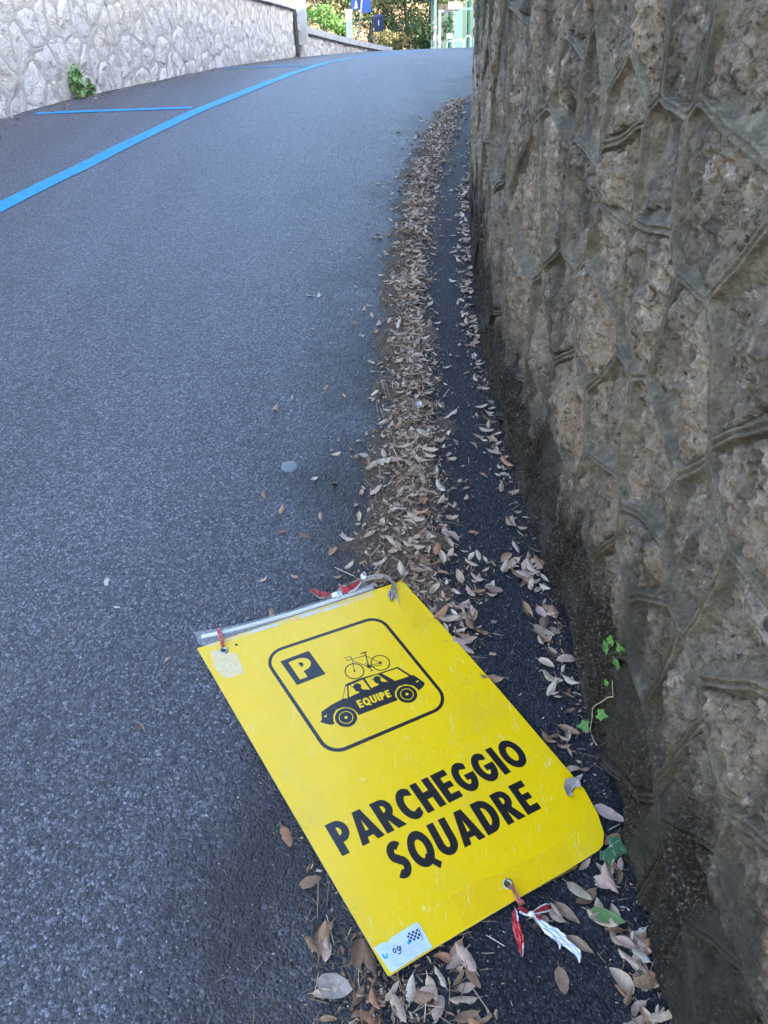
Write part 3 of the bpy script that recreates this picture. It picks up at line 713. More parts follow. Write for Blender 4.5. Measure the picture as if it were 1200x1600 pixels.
tx.build('small_print', M_GTEXT, st)
# tapes
def film_patch(name, px, mat, z, n=8):
    P = [sl_(p) for p in px]; return poly_mesh(name, [dens(P, 2)], z, mat, sign)
c4 = crop(300, 970, 1/12.0); c3 = crop(470, 890, .158333); c5 = crop(290, 870, .325); c8 = crop(460, 1220, .45)
film_patch('clear_tape', [c4(p) for p in ((345, 572), (480, 545), (560, 620), (700, 600), (825, 605), (990, 978), (700, 1083), (640, 1050), (600, 1068), (520, 985), (420, 862))], M_MILK, TH+.0007)
film_patch('clear_tape', [(616, 933), (646, 984), (676, 970), (637, 921)], M_FYEL, TH+.0007)
film_patch('clear_tape', [c8(p) for p in ((540, 402), (592, 505), (985, 300), (930, 212))], M_FYEL, TH+.0006)
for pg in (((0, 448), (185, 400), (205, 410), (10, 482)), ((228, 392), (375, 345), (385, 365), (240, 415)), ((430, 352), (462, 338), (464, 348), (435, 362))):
    film_patch('tape_glare_strip', [c3(p) for p in pg], M_WHITE, TH+.0007)  # glare on the clear tape, painted as flat white strips
film_patch('tape_glare_strip', [c5(p) for p in ((330, 350), (440, 322), (445, 333), (300, 372))], M_WHITE, TH+.0007)
poly_mesh('screw_hole', [circ(sl_(c4((830, 450))), .0042, 14)], TH+.0004, M_BLK, sign)
def tube_local(name, pts, r, mat, parent, n=10, smooth=True):
    m = MB(); m.tube(pts, r, n); return m.build(name, mat, parent, smooth)
rodpx = [c5(p) for p in ((75, 384), (180, 362), (300, 332), (420, 298), (500, 276), (600, 244), (700, 211), (800, 178), (900, 146))]
tube_local('plastic_rod', [(*sl_(p, .004), TH+.0035) for p in rodpx], .0056, M_WHITE, sign)
top = [c5(p) for p in ((45, 372), (180, 352), (300, 325), (500, 270), (700, 206), (905, 138))]; bot = [c5(p) for p in ((62, 418), (118, 436), (300, 378), (480, 322), (640, 276), (900, 190))]
v = []; 
for i, (a, b) in enumerate(zip(top, bot)):
    A, B = sl_(a), sl_(b)
    for k in range(5):
        q = A+(B-A)*k/4; v.append((q[0], q[1], TH+.0102*(1-k/4)**.7+.0012+.001*math.sin(i*5+k*3)))
mesh_obj('plastic_sleeve', v, [(i*5+k, i*5+k+1, i*5+k+6, i*5+k+5) for i in range(5) for k in range(4)], M_FILM, sign, True)
def eyelet(p, r=.0125):
    c = sl_(p); prof_ = [(r*.52, .0002), (r*.56, .0022), (r*.75, .0034), (r*.95, .0024), (r, .0004)]; n = 28; v = []
    for pr, z in prof_: v += [(c[0]+pr*math.cos(2*math.pi*k/n), c[1]+pr*math.sin(2*math.pi*k/n), TH+z) for k in range(n)]
    o = mesh_obj('eyelet', v, ring_faces(n, len(prof_)), M_METAL, sign, True)
    poly_mesh('eyelet_hole', [circ(c, r*.53, 20)], TH+.0004, M_BLK, o); return o
eyelet((793.5, 1381.5)); eyelet((350, 1016.5)); eyelet((611, 930), .010)
def ribbon(name, fn, pairs, lifts, mat, sub=3):
    A = catmull([sl_(fn(a), l) for (a, b), l in zip(pairs, lifts)], sub); B = catmull([sl_(fn(b), l) for (a, b), l in zip(pairs, lifts)], sub)
    Z = catmull([(l, 0) for l in lifts], sub)[:, 0]; v = []
    for i, (a, b, z) in enumerate(zip(A, B, Z)):
        for k in range(6):
            q = a+(b-a)*(k/5+.03*math.sin(i*2.3+k)); v.append((q[0], q[1], TH+z+.0022*math.sin(k*2.6+i*.9)+.0012*math.sin(i*2.1)))
    return mesh_obj(name, v, [(i*6+k, i*6+k+1, i*6+k+7, i*6+k+6) for i in range(len(A)-1) for k in range(5)], mat, sign, False)
cT = crop(740, 1330, .18333)
ribbon('barrier_tape', cT, [((300, 290), (335, 285)), ((345, 370), (372, 358)), ((372, 432), (412, 408)), ((385, 480), (437, 445))], (.004, .010, .008, -.004), M_PINK)
ribbon('barrier_tape', cT, [((325, 530), (350, 482)), ((328, 600), (385, 585)), ((345, 700), (418, 690)), ((368, 800), (430, 795)), ((400, 888), (424, 880)), ((410, 905), (416, 905))], (-.006, -.004, -.008, -.012, -.014, -.015), M_RED)
ribbon('barrier_tape', cT, [((348, 478), (362, 500)), ((362, 540), (380, 545)), ((376, 600), (388, 592))], (-.002, -.001, -.002), M_WTAPE)
ribbon('barrier_tape', cT, [((414, 895), (421, 898)), ((414, 840), (428, 836)), ((416, 785), (430, 780))], (-.010, -.008, -.007), M_WTAPE)
ribbon('barrier_tape', cT, [((365, 490), (400, 468)), ((430, 532), (450, 500)), ((488, 546), (500, 522))], (-.002, .002, .004), M_RED)
ribbon('barrier_tape', cT, [((390, 508), (384, 520)), ((430, 527), (428, 545)), ((490, 540), (486, 552))], (.002, .004, .006), M_WTAPE)
ribbon('barrier_tape', cT, [((500, 523), (505, 536)), ((560, 478), (580, 520)), ((605, 452), (635, 506)), ((648, 450), (680, 490))], (.006, .012, .012, .004), M_RED)
ribbon('barrier_tape', cT, [((500, 520), (503, 526)), ((555, 472), (563, 482)), ((605, 445), (612, 456)), ((650, 446), (655, 455))], (.008, .015, .015, .007), M_WTAPE)
ribbon('barrier_tape', cT, [((505, 536), (507, 540)), ((580, 516), (584, 526)), ((636, 500), (640, 512)), ((680, 484), (682, 496))], (.008, .014, .014, .006), M_WTAPE)
ribbon('barrier_tape', cT, [((492, 545), (512, 530)), ((555, 632), (592, 585)), ((640, 720), (690, 645)), ((720, 785), (765, 705)), ((785, 815), (832, 768)), ((855, 882), (900, 842)), ((900, 945), (918, 880)), ((902, 948), (908, 944))], (.006, .000, -.004, -.006, -.008, -.011, -.013, -.014), M_WTAPE)
ribbon('barrier_tape', cT, [((700, 765), (735, 775)), ((720, 800), (745, 800)), ((735, 835), (744, 832))], (-.006, -.009, -.012), M_WTAPE)
ribbon('barrier_tape', cT, [((515, 540), (525, 532)), ((545, 575), (560, 560)), ((575, 585), (590, 578))], (.010, .006, .003), M_RED)
m = MB(); kc = sl_(cT((495, 538)), .006); m.tube([(kc[0]-.007, kc[1]+.003, TH+.004), (kc[0]-.003, kc[1]+.001, TH+.008), (kc[0]+.003, kc[1]-.001, TH+.008), (kc[0]+.007, kc[1]-.003, TH+.004)], [.003, .006, .006, .003], 8); m.build('tape_knot', M_WTAPE, sign, True)
# tie at the top edge
ribbon('barrier_tape', c3, [((85, 203), (95, 212)), ((150, 195), (160, 262)), ((220, 215), (225, 282)), ((302, 236), (305, 262))], (.002, .008, .008, .010), M_RED)
ribbon('barrier_tape', c3, [((85, 206), (88, 212)), ((150, 248), (152, 266)), ((215, 270), (218, 287)), ((300, 254), (305, 268))], (.004, .010, .010, .012), M_GREYTAPE)
ribbon('barrier_tape', c3, [((300, 240), (310, 282)), ((345, 220), (360, 268)), ((385, 205), (415, 250))], (.010, .016, .013), M_WTAPE)
ribbon('barrier_tape', c3, [((385, 170), (415, 240)), ((450, 165), (480, 222)), ((530, 125), (555, 195)), ((592, 88), (602, 100))], (.012, .014, .014, .014), M_RED)
ribbon('barrier_tape', c3, [((470, 222), (475, 232)), ((545, 180), (558, 196)), ((590, 110), (604, 112))], (.017, .017, .017), M_WTAPE)
ribbon('barrier_tape', c3, [((440, 165), (448, 172)), ((500, 118), (508, 135)), ((590, 82), (598, 92))], (.017, .017, .017), M_GREYTAPE)
ribbon('barrier_tape', c3, [((588, 95), (630, 100)), ((590, 50), (648, 72)), ((625, 12), (650, 45))], (.014, .020, .018), M_WTAPE)
ribbon('barrier_tape', c3, [((592, 40), (648, 66)), ((600, 28), (650, 48))], (.021, .021), M_RED)
ribbon('barrier_tape', c3, [((605, 85), (625, 130)), ((690, 55), (700, 100)), ((780, 40), (790, 85)), ((860, 65), (850, 98)), ((930, 120), (905, 135)), ((945, 165), (915, 165))], (.014, .018, .020, .018, .012, .004), M_GREYTAPE)
ribbon('barrier_tape', c3, [((905, 130), (945, 140)), ((890, 180), (940, 185)), ((855, 240), (950, 235)), ((885, 310), (900, 315))], (.009, .010, .006, .003), M_GREYTAPE)
ribbon('barrier_tape', c3, [((935, 250), (950, 240)), ((945, 300), (955, 295)), ((960, 340), (966, 338))], (.004, .003, .002), M_WTAPE)
ribbon('barrier_tape', c4, [((455, 150), (522, 145)), ((478, 230), (560, 225)), ((495, 310), (590, 300)), ((530, 400), (605, 390)), ((545, 500), (595, 490))], (.012, .015, .013, .009, .004), M_PINK)

def inb_v(x, y):
    """which ground points lie under the board"""
    d = np.stack([x, y, H(x, y)], -1)-cen; X_, Y_ = d@su, d@sv_; ins = np.zeros(X_.shape, bool); n = len(bl)
    for i in range(n):
        p, q = bl[i], bl[(i+1) % n]
        if p[1] == q[1]: continue
        ins ^= ((p[1] > Y_) != (q[1] > Y_)) & (X_ < (q[0]-p[0])*(Y_-p[1])/(q[1]-p[1])+p[0])
    return ins
def mould(x, y):
    """height of the heap of leaf mould over the ground"""
    a, b = bandL(y)-.09, bandR(y)+.08; q = np.clip((x-a)/(b-a), 0, 1)
    e = np.sin(math.pi*q)**.6*np.clip((9.6-y)/1.5, 0, 1)*np.where(y < 1.2, .55, 1)
    h = .004+.018*e-.0150+.0115*fbm(x*8, y*8, 2., 4)+.003*fbm(x*45, y*45, 6., 2)+np.where(y > 1.5, 0, -.005)
    return np.where(inb_v(x, y), -.02, np.where((q <= 0) | (q >= 1), -.02, h))
def surf(x, y):
    """top of whatever covers the ground there: mould, gutter sheet or bare road"""
    g = np.where(x > bandL(y)+.10, .0045, 0.0); return H(x, y)+np.maximum(g, mould(x, y))
ys = np.concatenate([np.arange(.3, 4, .02), np.arange(4, 10, .05)]); NX = 44
q_ = np.linspace(0, 1, NX)[None]; yy_ = ys[:, None]+q_*0; xx_ = bandL(yy_)-.09+(bandR(yy_)-bandL(yy_)+.17)*q_
zz_ = H(xx_, yy_)+mould(xx_, yy_)
v = np.stack([xx_.ravel(), yy_.ravel(), zz_.ravel()], 1)
f = [((j-1)*NX+k, (j-1)*NX+k+1, j*NX+k+1, j*NX+k) for j in range(1, len(ys)) for k in range(NX-1)]
tag(mesh_obj('leaf_mould', v, f, M_HUMUS, None, True), 'dark brown crumbled leaf mould heaped in a band along the gutter', 'leaf litter', kind='stuff')


# ------------------------------------------------------------------ leaves
def leaf_mat(name, src, stops, extra=True):
    m, t, b = new_mat(name); p = pos(t)
    rn = nd(t, 'ShaderNodeObjectInfo').outputs['Random'] if src == 'object' else attr(t, 'tint')
    c = ramp(t, rn, stops)
    c = mixc(t, .55, c, ramp(t, noise(t, p, 130, 4, .65), [(.3, gray(.30)), (.7, gray(.68))]), 'OVERLAY')
    t.links.new(c, b.inputs['Base Color']); b.inputs['Roughness'].default_value = .62; b.inputs['Specular IOR Level'].default_value = .35
    bump(t, b, noise(t, p, 300, 3), .4, .002); return m
DRY = [(0, (.46, .30, .205)), (.16, (.28, .165, .10)), (.32, (.54, .385, .275)), (.5, (.38, .225, .14)), (.66, (.60, .465, .355)), (.82, (.45, .28, .185)), (.93, (.33, .22, .15)), (1, (.68, .57, .46))]
M_LEAFO = leaf_mat('dry_leaf', 'object', DRY); M_LEAFS = leaf_mat('dry_leaf_litter', 'tint', DRY)
M_CHIP = leaf_mat('leaf_fragments', 'tint', [(0, (.12, .068, .038)), (.4, (.25, .145, .082)), (.75, (.40, .26, .16)), (.93, (.52, .38, .27)), (1, (.66, .56, .45))])
M_GREEN = leaf_mat('fresh_green_leaf', 'object', [(0, (.13, .22, .07)), (1, (.17, .26, .09))])
M_IVY = leaf_mat('ivy_leaf', 'object', [(0, (.07, .17, .022)), (.5, (.10, .22, .032)), (1, (.05, .13, .025))])
M_IVYD = leaf_mat('dark_ivy_leaf', 'object', [(0, (.025, .085, .04)), (1, (.035, .10, .045))])
M_VEIN = simple('pale_leaf_vein', (.42, .50, .32), .6); M_STEM = simple('pale_stem', (.42, .34, .22), .7, .2, 60)
def leaf_geo(L, Wd, fold, curl, rip, seed, ns=9, nc=5, torn=0.0, stalk=True):
    g = np.random.default_rng(seed); v, f = [], []; ph = g.uniform(0, 6)
    asym = g.uniform(-.12, .12); bend = g.uniform(-.12, .12)
    for i in range(ns):
        s = i/(ns-1); wv = Wd/2*(math.sin(math.pi*min(1, s**.85*.98+.01))**.75)*(1+.05*math.sin(s*19+ph))
        if i in (0, ns-1): wv = L*.006
        for k in range(nc):
            c = -1+2*k/(nc-1); ww = wv*(1+asym*c)
            if torn and c > .4 and .35 < s < .75: ww *= 1-torn
            x = (s-.5)*L; y = c*ww+bend*L*(s-.5)**2*4*.25
            z = fold*abs(c)**1.3*ww+curl*L*((s-.5)*2)**2+rip*L*math.sin(s*9+ph+c*2)*abs(c)
            v.append((x, y, z))
    for i in range(ns-1):
        for k in range(nc-1): a = i*nc+k; f.append((a, a+nc, a+nc+1, a+1))
    if stalk:
        n = len(v); z0 = v[nc//2][2]; x0 = -L/2
        v += [(x0+.004, -.0009, z0+.0004), (x0+.004, .0009, z0+.0004), (x0-L*.16, bend*.02+.0007, z0+.003), (x0-L*.16, bend*.02-.0007, z0+.003)]; f.append((n, n+1, n+2, n+3))
    v = np.array(v); v[:, 2] -= v[:, 2].min(); return v, f
LEAVES = []; LFORM = []
for i in range(16):
    g = np.random.default_rng(100+i); L = g.uniform(.046, .074)
    wr_, fd_, cu_ = g.uniform(.30, .48), g.choice([-1, 1])*g.uniform(.1, .75), g.choice([-.10, .06, .12, .16])*g.uniform(.5, 1)
    LEAVES.append(leaf_geo(L, L*wr_, fd_, cu_, g.uniform(.0, .03), 200+i, torn=(.5 if i % 5 == 4 else 0)))
    LFORM.append(('torn ' if i % 5 == 4 else '')+('narrow ' if wr_ < .38 else 'broad ')+('arched' if cu_ < 0 else ('folded' if abs(fd_) > .45 else ('curled' if cu_ > .09 else 'flat'))))
LMESH = []
for v, f in LEAVES:
    me = bpy.data.meshes.new('fallen_leaf'); me.from_pydata([tuple(map(float, q)) for q in v], [], f); me.materials.append(M_LEAFO)
    me.polygons.foreach_set('use_smooth', [True]*len(me.polygons)); LMESH.append(me)
LOW = []
for i in range(12):
    g = np.random.default_rng(300+i); L = g.uniform(.044, .070)
    LOW.append(leaf_geo(L, L*g.uniform(.30, .5), g.choice([-1, 1])*g.uniform(.2, .8), g.choice([-.12, .08, .16])*g.uniform(.5, 1), g.uniform(0, .03), 400+i, 5, 3, 0, False))
def onboard_z(x, y, z): return z
spots = []     # x, y, lift, scale, where
def addspot(x, y, lift, sc, wh):
    if x > xwall(y)-.018: x = xwall(y)-.018-abs(rng.normal())*.012
    spots.append((float(x), float(y), lift, sc, wh))
for _ in range(2700):     # the band
    y = 1.45+8.2*rng.random()**1.15
    a, b = bandL(y), bandR(y); q = np.clip(rng.normal(.5, .27), -.25, 1.2); x = a+(b-a)*q+.015*rng.normal()
    if fbm(x*7, y*7, 4., 2) < -.55 and rng.random() < .6: continue
    addspot(x, y, .001+.010*rng.random()**2, rng.choice([.35, .5, .65, .8, .95, 1.1], p=[.25, .25, .22, .15, .09, .04]), 'band')
for _ in range(900):     # along the foot of the wall
    y = .75+8.2*rng.random()**1.2
    dens_ = .35+.65*np.clip(fbm(y*2.3, 0, 6., 2)+.35, 0, 1)
    if 1.0 < y < 1.9: dens_ *= .45
    if rng.random() > dens_: continue
    addspot(xwall(y)-.03-abs(rng.normal())*.045, y, .001+.012*rng.random()**1.5, rng.uniform(.42, 1.05), 'foot')
for px, py, n, sd in ((512, 1478, 5, 14), (522, 1545, 4, 14), (560, 1500, 2, 12), (585, 1575, 5, 38), (640, 1560, 5, 30), (720, 1510, 5, 16), (700, 1580, 5, 34), (740, 1590, 3, 20), (690, 1530, 3, 20), (925, 1372, 7, 22), (960, 1435, 5, 20), (985, 1490, 6, 20), (990, 1545, 5, 20), (1005, 1588, 4, 20),
  (880, 1165, 7, 12), (866, 1065, 6, 14), (855, 1000, 4, 12), (910, 1215, 3, 10), (860, 1435, 1, 8), (880, 1420, 1, 8), (835, 1445, 3, 12), (850, 960, 3, 12), (770, 915, 2, 14), (745, 940, 4, 20), (800, 880, 8, 22), (820, 900, 8, 16), (730, 985, 10, 22), (715, 945, 10, 18)):
    for _ in range(n):
        q = hit((px+rng.normal()*sd, py+rng.normal()*sd*.8)); addspot(q[0], q[1], .001+.008*rng.random(), rng.uniform(.55, 1.02), 'low' if py > 1320 else ('foot' if px > 790 else 'band'))
for _ in range(90):      # strays on the asphalt
    y = 1.6+7*rng.random(); addspot(bandL(y)-abs(rng.normal())*.16-.03, y, .001, rng.uniform(.45, .8), 'stray')
for px, py in ((485, 1380), (425, 958), (262, 1032), (448, 1308), (556, 790), (440, 798), (545, 885), (483, 463), (430, 640), (700, 680), (755, 745), (740, 835), (770, 925), (748, 905), (715, 560), (745, 300)):
    q = hit((px, py)); addspot(q[0], q[1], .001, rng.uniform(.6, .9), 'stray' if px < 600 else 'gutter')
def lrot(nv, yaw, tilt):
    nv = nrm(np.asarray(nv)+tilt); a = nrm(np.cross([math.sin(yaw), math.cos(yaw), 0], nv)); b = np.cross(nv, a); return np.array([a, b, nv]).T
A_ = np.array([q[:4] for q in spots]); keep = ~inb_v(A_[:, 0], A_[:, 1]); zs = surf(A_[:, 0], A_[:, 1])
spots = [(q[0], q[1], float(z)+q[2], q[3], q[4]) for q, z, k in zip(spots, zs, keep) if k]
def px_size(s): return s[3]/np.linalg.norm(np.array(s[:3])-CAM)
def visible(s):
    q = screen(s[:3]); return q is not None and -20 < q[0] < 1220 and -20 < q[1] < 1620
vis = sorted([s for s in spots if visible(s)], key=px_size, reverse=True); singles = vis[:280]; ids = set(map(id, singles))
TONES = [('bleached cream', (.54, .43, .32)), ('pale tan', (.47, .335, .225)), ('pinkish grey', (.46, .305, .23)), ('mid brown', (.32, .185, .105)), ('dark brown', (.20, .115, .068)), ('russet', (.38, .175, .09))]
TM = []
for nm, c in TONES:
    TM.append(leaf_mat('leaf_'+nm.replace(' ', '_'), 'object', [(0, tuple(x*.85 for x in c)), (.5, c), (1, tuple(min(1, x*1.15) for x in c))]))
ZONE = {'band': ('in the heaped litter band above the sign', 'leaves in the litter band'), 'foot': ('against the foot of the damp stone wall', 'leaves along the wall foot'),
 'low': ('below the lower edge of the sign', 'leaves below the sign'), 'stray': ('alone on asphalt beside the litter band', 'stray leaves on the asphalt'), 'gutter': ('alone on the bare gutter strip', 'stray leaves in the bare gutter')}
TMESH = {}
for s in singles:
    i = int(rng.integers(len(LMESH))); k_ = int(rng.choice(6, p=[.11, .23, .22, .24, .12, .08]))
    if (i, k_) not in TMESH:
        me = LMESH[i].copy(); me.materials.clear(); me.materials.append(TM[k_]); TMESH[i, k_] = me
    o = bpy.data.objects.new('fallen_leaf', TMESH[i, k_]); C.objects.link(o)
    Rm = lrot(gnormal(s[0], s[1]), rng.uniform(0, 6.28), rng.normal(size=3)*(.16 if s[4] not in ('stray', 'gutter') else .05))
    o.matrix_world = Matrix([[*(Rm[k]*s[3]), s[k]-(.002 if k == 2 else 0)] for k in range(3)]+[[0, 0, 0, 1]])
    size = 'large' if s[3] > 1.0 else ('small' if s[3] < .8 else 'middling')
    tag(o, f'{size} {TONES[k_][0]} {LFORM[i]} leaf {ZONE[s[4]][0]}', 'leaf', ZONE[s[4]][1])
def lrot_v(N, yaw):
    T = np.stack([np.sin(yaw), np.cos(yaw), 0*yaw], 1); a = np.cross(T, N); a /= np.linalg.norm(a, axis=1)[:, None]; b = np.cross(N, a)
    return np.stack([a, b, N], 2)
def gnormal_v(x, y):
    e = .03; n = np.stack([-(G(x+e, y)-G(x-e, y))/(2*e), -(G(x, y+e)-G(x, y-e))/(2*e), np.ones_like(x)], 1); return n/np.linalg.norm(n, axis=1)[:, None]
def scatter(P, sc, tilt, geos, name, mat, label, cat):
    """P (n,3) points, sc scales, tilt spread; one joined mesh"""
    n = len(P); N = gnormal_v(P[:, 0], P[:, 1])+rng.normal(size=(n, 3))*np.asarray(tilt).reshape(-1, 1); N /= np.linalg.norm(N, axis=1)[:, None]
    Rm = lrot_v(N, rng.uniform(0, 6.28, n)); pick = rng.integers(len(geos), size=n); tint = rng.random(n); vs, fs, ts, off = [], [], [], 0
    for gi, (v, f) in enumerate(geos):
        ix = np.where(pick == gi)[0]; m_ = len(v)
        if len(ix) == 0: continue
        Q_ = np.einsum('nij,kj->nki', Rm[ix], v)*sc[ix][:, None, None]+P[ix][:, None, :]
        vs.append(Q_.reshape(-1, 3)); ts.append(np.repeat(tint[ix], m_))
        for j in range(len(ix)): fs += [tuple(q+off+j*m_ for q in g) for g in f]
        off += len(ix)*m_
    o = mesh_obj(name, np.concatenate(vs), fs, mat, None, True, {'tint': np.concatenate(ts)}); return tag(o, label, cat, kind='stuff')
rest = np.array([q[:4] for q in spots if id(q) not in ids])
scatter(rest[:, :3], rest[:, 3], .22, LOW, 'leaf_litter', M_LEAFS, 'mass of pale dry leaves strewn along the gutter up to the crest', 'leaf litter')
CH = []
for i in range(10):
    g = np.random.default_rng(500+i); n = int(g.integers(4, 7)); a = np.sort(g.uniform(0, 6.28, n)); r = g.uniform(.5, 1, n); k = g.uniform(.25, .9)
    v = np.stack([np.cos(a)*r, np.sin(a)*r*k, g.uniform(-.15, .15, n)], 1)*.010; CH.append((v, [tuple(range(n))]))
for i in range(4):
    L = .03+.01*i; CH.append((np.array([(-L/2, -.0007, 0), (0, -.0007, .003), (L/2, -.0005, .001), (L/2, .0005, .001), (0, .0009, .003), (-L/2, .0007, 0)]), [(0, 1, 4, 5), (1, 2, 3, 4)]))
def pts(x, y, lift): 
    k = ~inb_v(x, y); x, y = x[k], y[k]; return np.stack([x, y, surf(x, y)+lift], 1)
n = 34000; y = .45+9.1*rng.random(n)**1.5; q = np.clip(rng.normal(.48, .27, n), -.35, 1.3); x = bandL(y)+(bandR(y)-bandL(y))*q
k = (y > 1.3) | (rng.random(n) < .45)
A1 = pts(x[k], y[k], .004); s1 = rng.choice([.3, .45, .7, 1.1, 1.5], size=len(A1), p=[.12, .26, .30, .22, .10])
n = 2600; y = .55+8.5*rng.random(n); A2 = pts(xwall(y)-np.abs(rng.normal(size=n))*.06-.008, y, .002); s2 = rng.uniform(.3, 1.0, len(A2))
n = 1800; y = .6+9*rng.random(n)**1.4; A3 = pts(bandL(y)-np.abs(rng.normal(size=n))*.35, y, .001); s3 = rng.uniform(.2, .6, len(A3))
n = 900; y = 6+14*rng.random(n); x = np.interp(y, LW[:, 1], LW[:, 0])+.05+np.abs(rng.normal(size=n))*.16; A4 = np.stack([x, y, H(x, y)+.006], 1); s4 = rng.uniform(1.0, 3.2, n)
n = 3800; y = .55+7*rng.random(n)**1.3; x = bandR(y)+(xwall(y)-bandR(y))*rng.random(n); A5 = pts(x, y, .001); s5 = rng.choice([.12, .2, .3, .5], size=len(A5), p=[.35, .35, .22, .08])
scatter(np.concatenate([A1, A2, A3, A4, A5]), np.concatenate([s1, s2, s3, s4, s5]), .42, CH, 'leaf_fragments', M_CHIP, 'fine brown leaf crumbs and twig bits scattered over gutter and asphalt', 'leaf litter')
# pale grit bedded in the asphalt
gv = np.array([(1, 0, 0), (-.8, .3, 0), (.2, .9, .05), (0, -.8, 0), (.1, .1, .55)])*.0022
gr = [(gv*np.array([1, k, 1]), [(0, 2, 4), (2, 1, 4), (1, 3, 4), (3, 0, 4)]) for k in (.5, .8, 1.1, 1.5)]
M_GRIT = leaf_mat('pale_grit', 'tint', [(0, (.10, .10, .105)), (.6, (.22, .22, .23)), (.9, (.42, .42, .43)), (1, (.70, .69, .66))])
n = 9000; y = .5+6.5*rng.random(n)**1.7; x = -(.8+.62*y)+(bandL(y)+.25+.8+.62*y)*rng.random(n); B1 = pts(x, y, .0003); t1 = rng.choice([.5, .7, 1.0, 1.5], size=len(B1), p=[.4, .35, .2, .05])
n = 1600; y = .5+4*rng.random(n); x = bandR(y)+(xwall(y)-bandR(y))*rng.random(n); B2 = pts(x, y, .0003); t2 = rng.choice([.35, .6, .9], size=len(B2))
scatter(np.concatenate([B1, B2]), np.concatenate([t1, t2]), .2, gr, 'grit', M_GRIT, 'pale grit and stone chips bedded in the dark asphalt', 'grit')

# leaves that stand out
def special(px, L, Wd, yaw, mat, label, fold=.3, curl=.06, seed=1, lift=.004, torn=0, normal=None, P=None):
    lift = lift+(.006 if P is None else 0); v, f = leaf_geo(L*.9, Wd*.88, fold, curl, .015, seed, 11, 7, torn); q = hit(px) if P is None else P
    if P is None: q = np.array([q[0], q[1], float(surf(np.array(q[0]), np.array(q[1])))]); lift = max(.002, lift-.010)
    o = mesh_obj('fallen_leaf', v, f, mat, None, True); Rm = lrot(gnormal(q[0], q[1]) if normal is None else normal, yaw, np.zeros(3))
    o.matrix_world = Matrix([[*Rm[k], q[k]+(lift if k == 2 else 0)] for k in range(3)]+[[0, 0, 0, 1]]); return tag(o, label, 'leaf')
M_BRL = simple('brown_leaf', (.26, .155, .10), .6, .25, 60, .4, 200); M_PNK = simple('pinkish_leaf', (.46, .30, .25), .55, .2, 50, .4, 200); M_GRYL = simple('grey_brown_leaf', (.36, .285, .24), .6, .25, 60, .4, 200); M_PALE = simple('pale_bleached_leaf', (.52, .46, .40), .6, .15, 60)
Pb = sl_((893, 1232)); Pw = cen+sn*(LIFT+.0015)+su*Pb[0]+sv_*Pb[1]
special(None, .066, .046, 2.2, M_GRYL, 'torn curled grey brown leaf resting on the right edge of the yellow sign', .35, .10, 3, 0.0, .75, sn, Pw)
special((948, 1440), .085, .034, .35, M_GREEN, 'fresh green leaf among the dry leaves below the sign', .15, .04, 4, .016)
special((877, 1535), .060, .034, 1.5, M_BRL, 'oval brown leaf lying alone on dark gutter below the sign', .1, .03, 5)
special((845, 960), .055, .032, 1.2, M_PNK, 'pinkish leaf lying by itself between litter and wall', .2, .08, 6)
special((950, 1278), .090, .036, .5, M_PNK, 'large pinkish oblong leaf beside the clipped corner of the sign', .25, .05, 7, .012)
special((905, 1480), .070, .024, .6, M_BRL, 'narrow tan leaf next to the white tail of barrier tape', .4, .08, 8); 
special((523, 1545), .085, .055, .2, M_GRYL, 'broad grey brown leaf below the sticker corner of the sign', .2, .08, 9, .010)
special((560, 1497), .055, .028, 1.6, M_GRYL, 'flat oval leaf beside the sticker corner of the sign', .1, .03, 10)
special((505, 1462), .065, .030, 2.3, M_BRL, 'curled brown leaf by the lower left edge of the sign', .7, .14, 11, .006)
special((167, 911), .042, .022, 1.4, M_PALE, 'pale torn leaf scrap on open asphalt far from the gutter', .1, .03, 12, .003, .5)
special((183, 950), .026, .008, .2, M_PALE, 'tiny sliver of pale leaf on the open asphalt', .1, .03, 13, .003)
special((491, 750), .034, .020, 2.6, M_PALE, 'white curled leaf next to the round flattened disc on the asphalt', .5, .15, 14, .003)
special((498, 463), .062, .020, 1.6, M_PALE, 'bleached white leaf stranded on the blue grey asphalt', .3, .05, 15, .003)
special((654, 640), .070, .034, 1.7, M_PALE, 'large whitish leaf on top of the brown litter band', .5, .1, 16, .010)
special((773, 925), .060, .034, .2, M_BRL, 'oval brown leaf in the bare gutter above the sign', .2, .06, 17, .008)
special((885, 1430), .075, .026, .75, M_BRL, 'long tan leaf pointing at the bow of barrier tape', .3, .06, 18, .006)
special((222, 1137), .030, .010, .9, M_BRL, 'small brown twig like leaf scrap on the asphalt left of the sign', .5, .1, 19, .003)
# flattened disc
q = hit((453, 730)); n = 22; rr_ = [1+.08*math.sin(3*k+1)+.05*math.sin(5*k) for k in range(n)]; v = []
for z, s in ((0, 1.0), (.0025, .96), (.003, .6)): v += [(.034*s*rr_[k]*math.cos(2*math.pi*k/n), .034*s*rr_[k]*math.sin(2*math.pi*k/n), z) for k in range(n)]
o = mesh_obj('flattened_disc', v, ring_faces(n, 3)+[tuple(2*n+k for k in range(n))], simple('grey_gum', (.16, .17, .185), .4, .12, 120, .3, 200), None, True)
Rm = lrot(gnormal(q[0], q[1]), 0, np.zeros(3)); o.matrix_world = Matrix([[*Rm[k], q[k]+(.002 if k == 2 else 0)] for k in range(3)]+[[0, 0, 0, 1]])
tag(o, 'flat round grey disc pressed into the asphalt above the sign', 'disc')

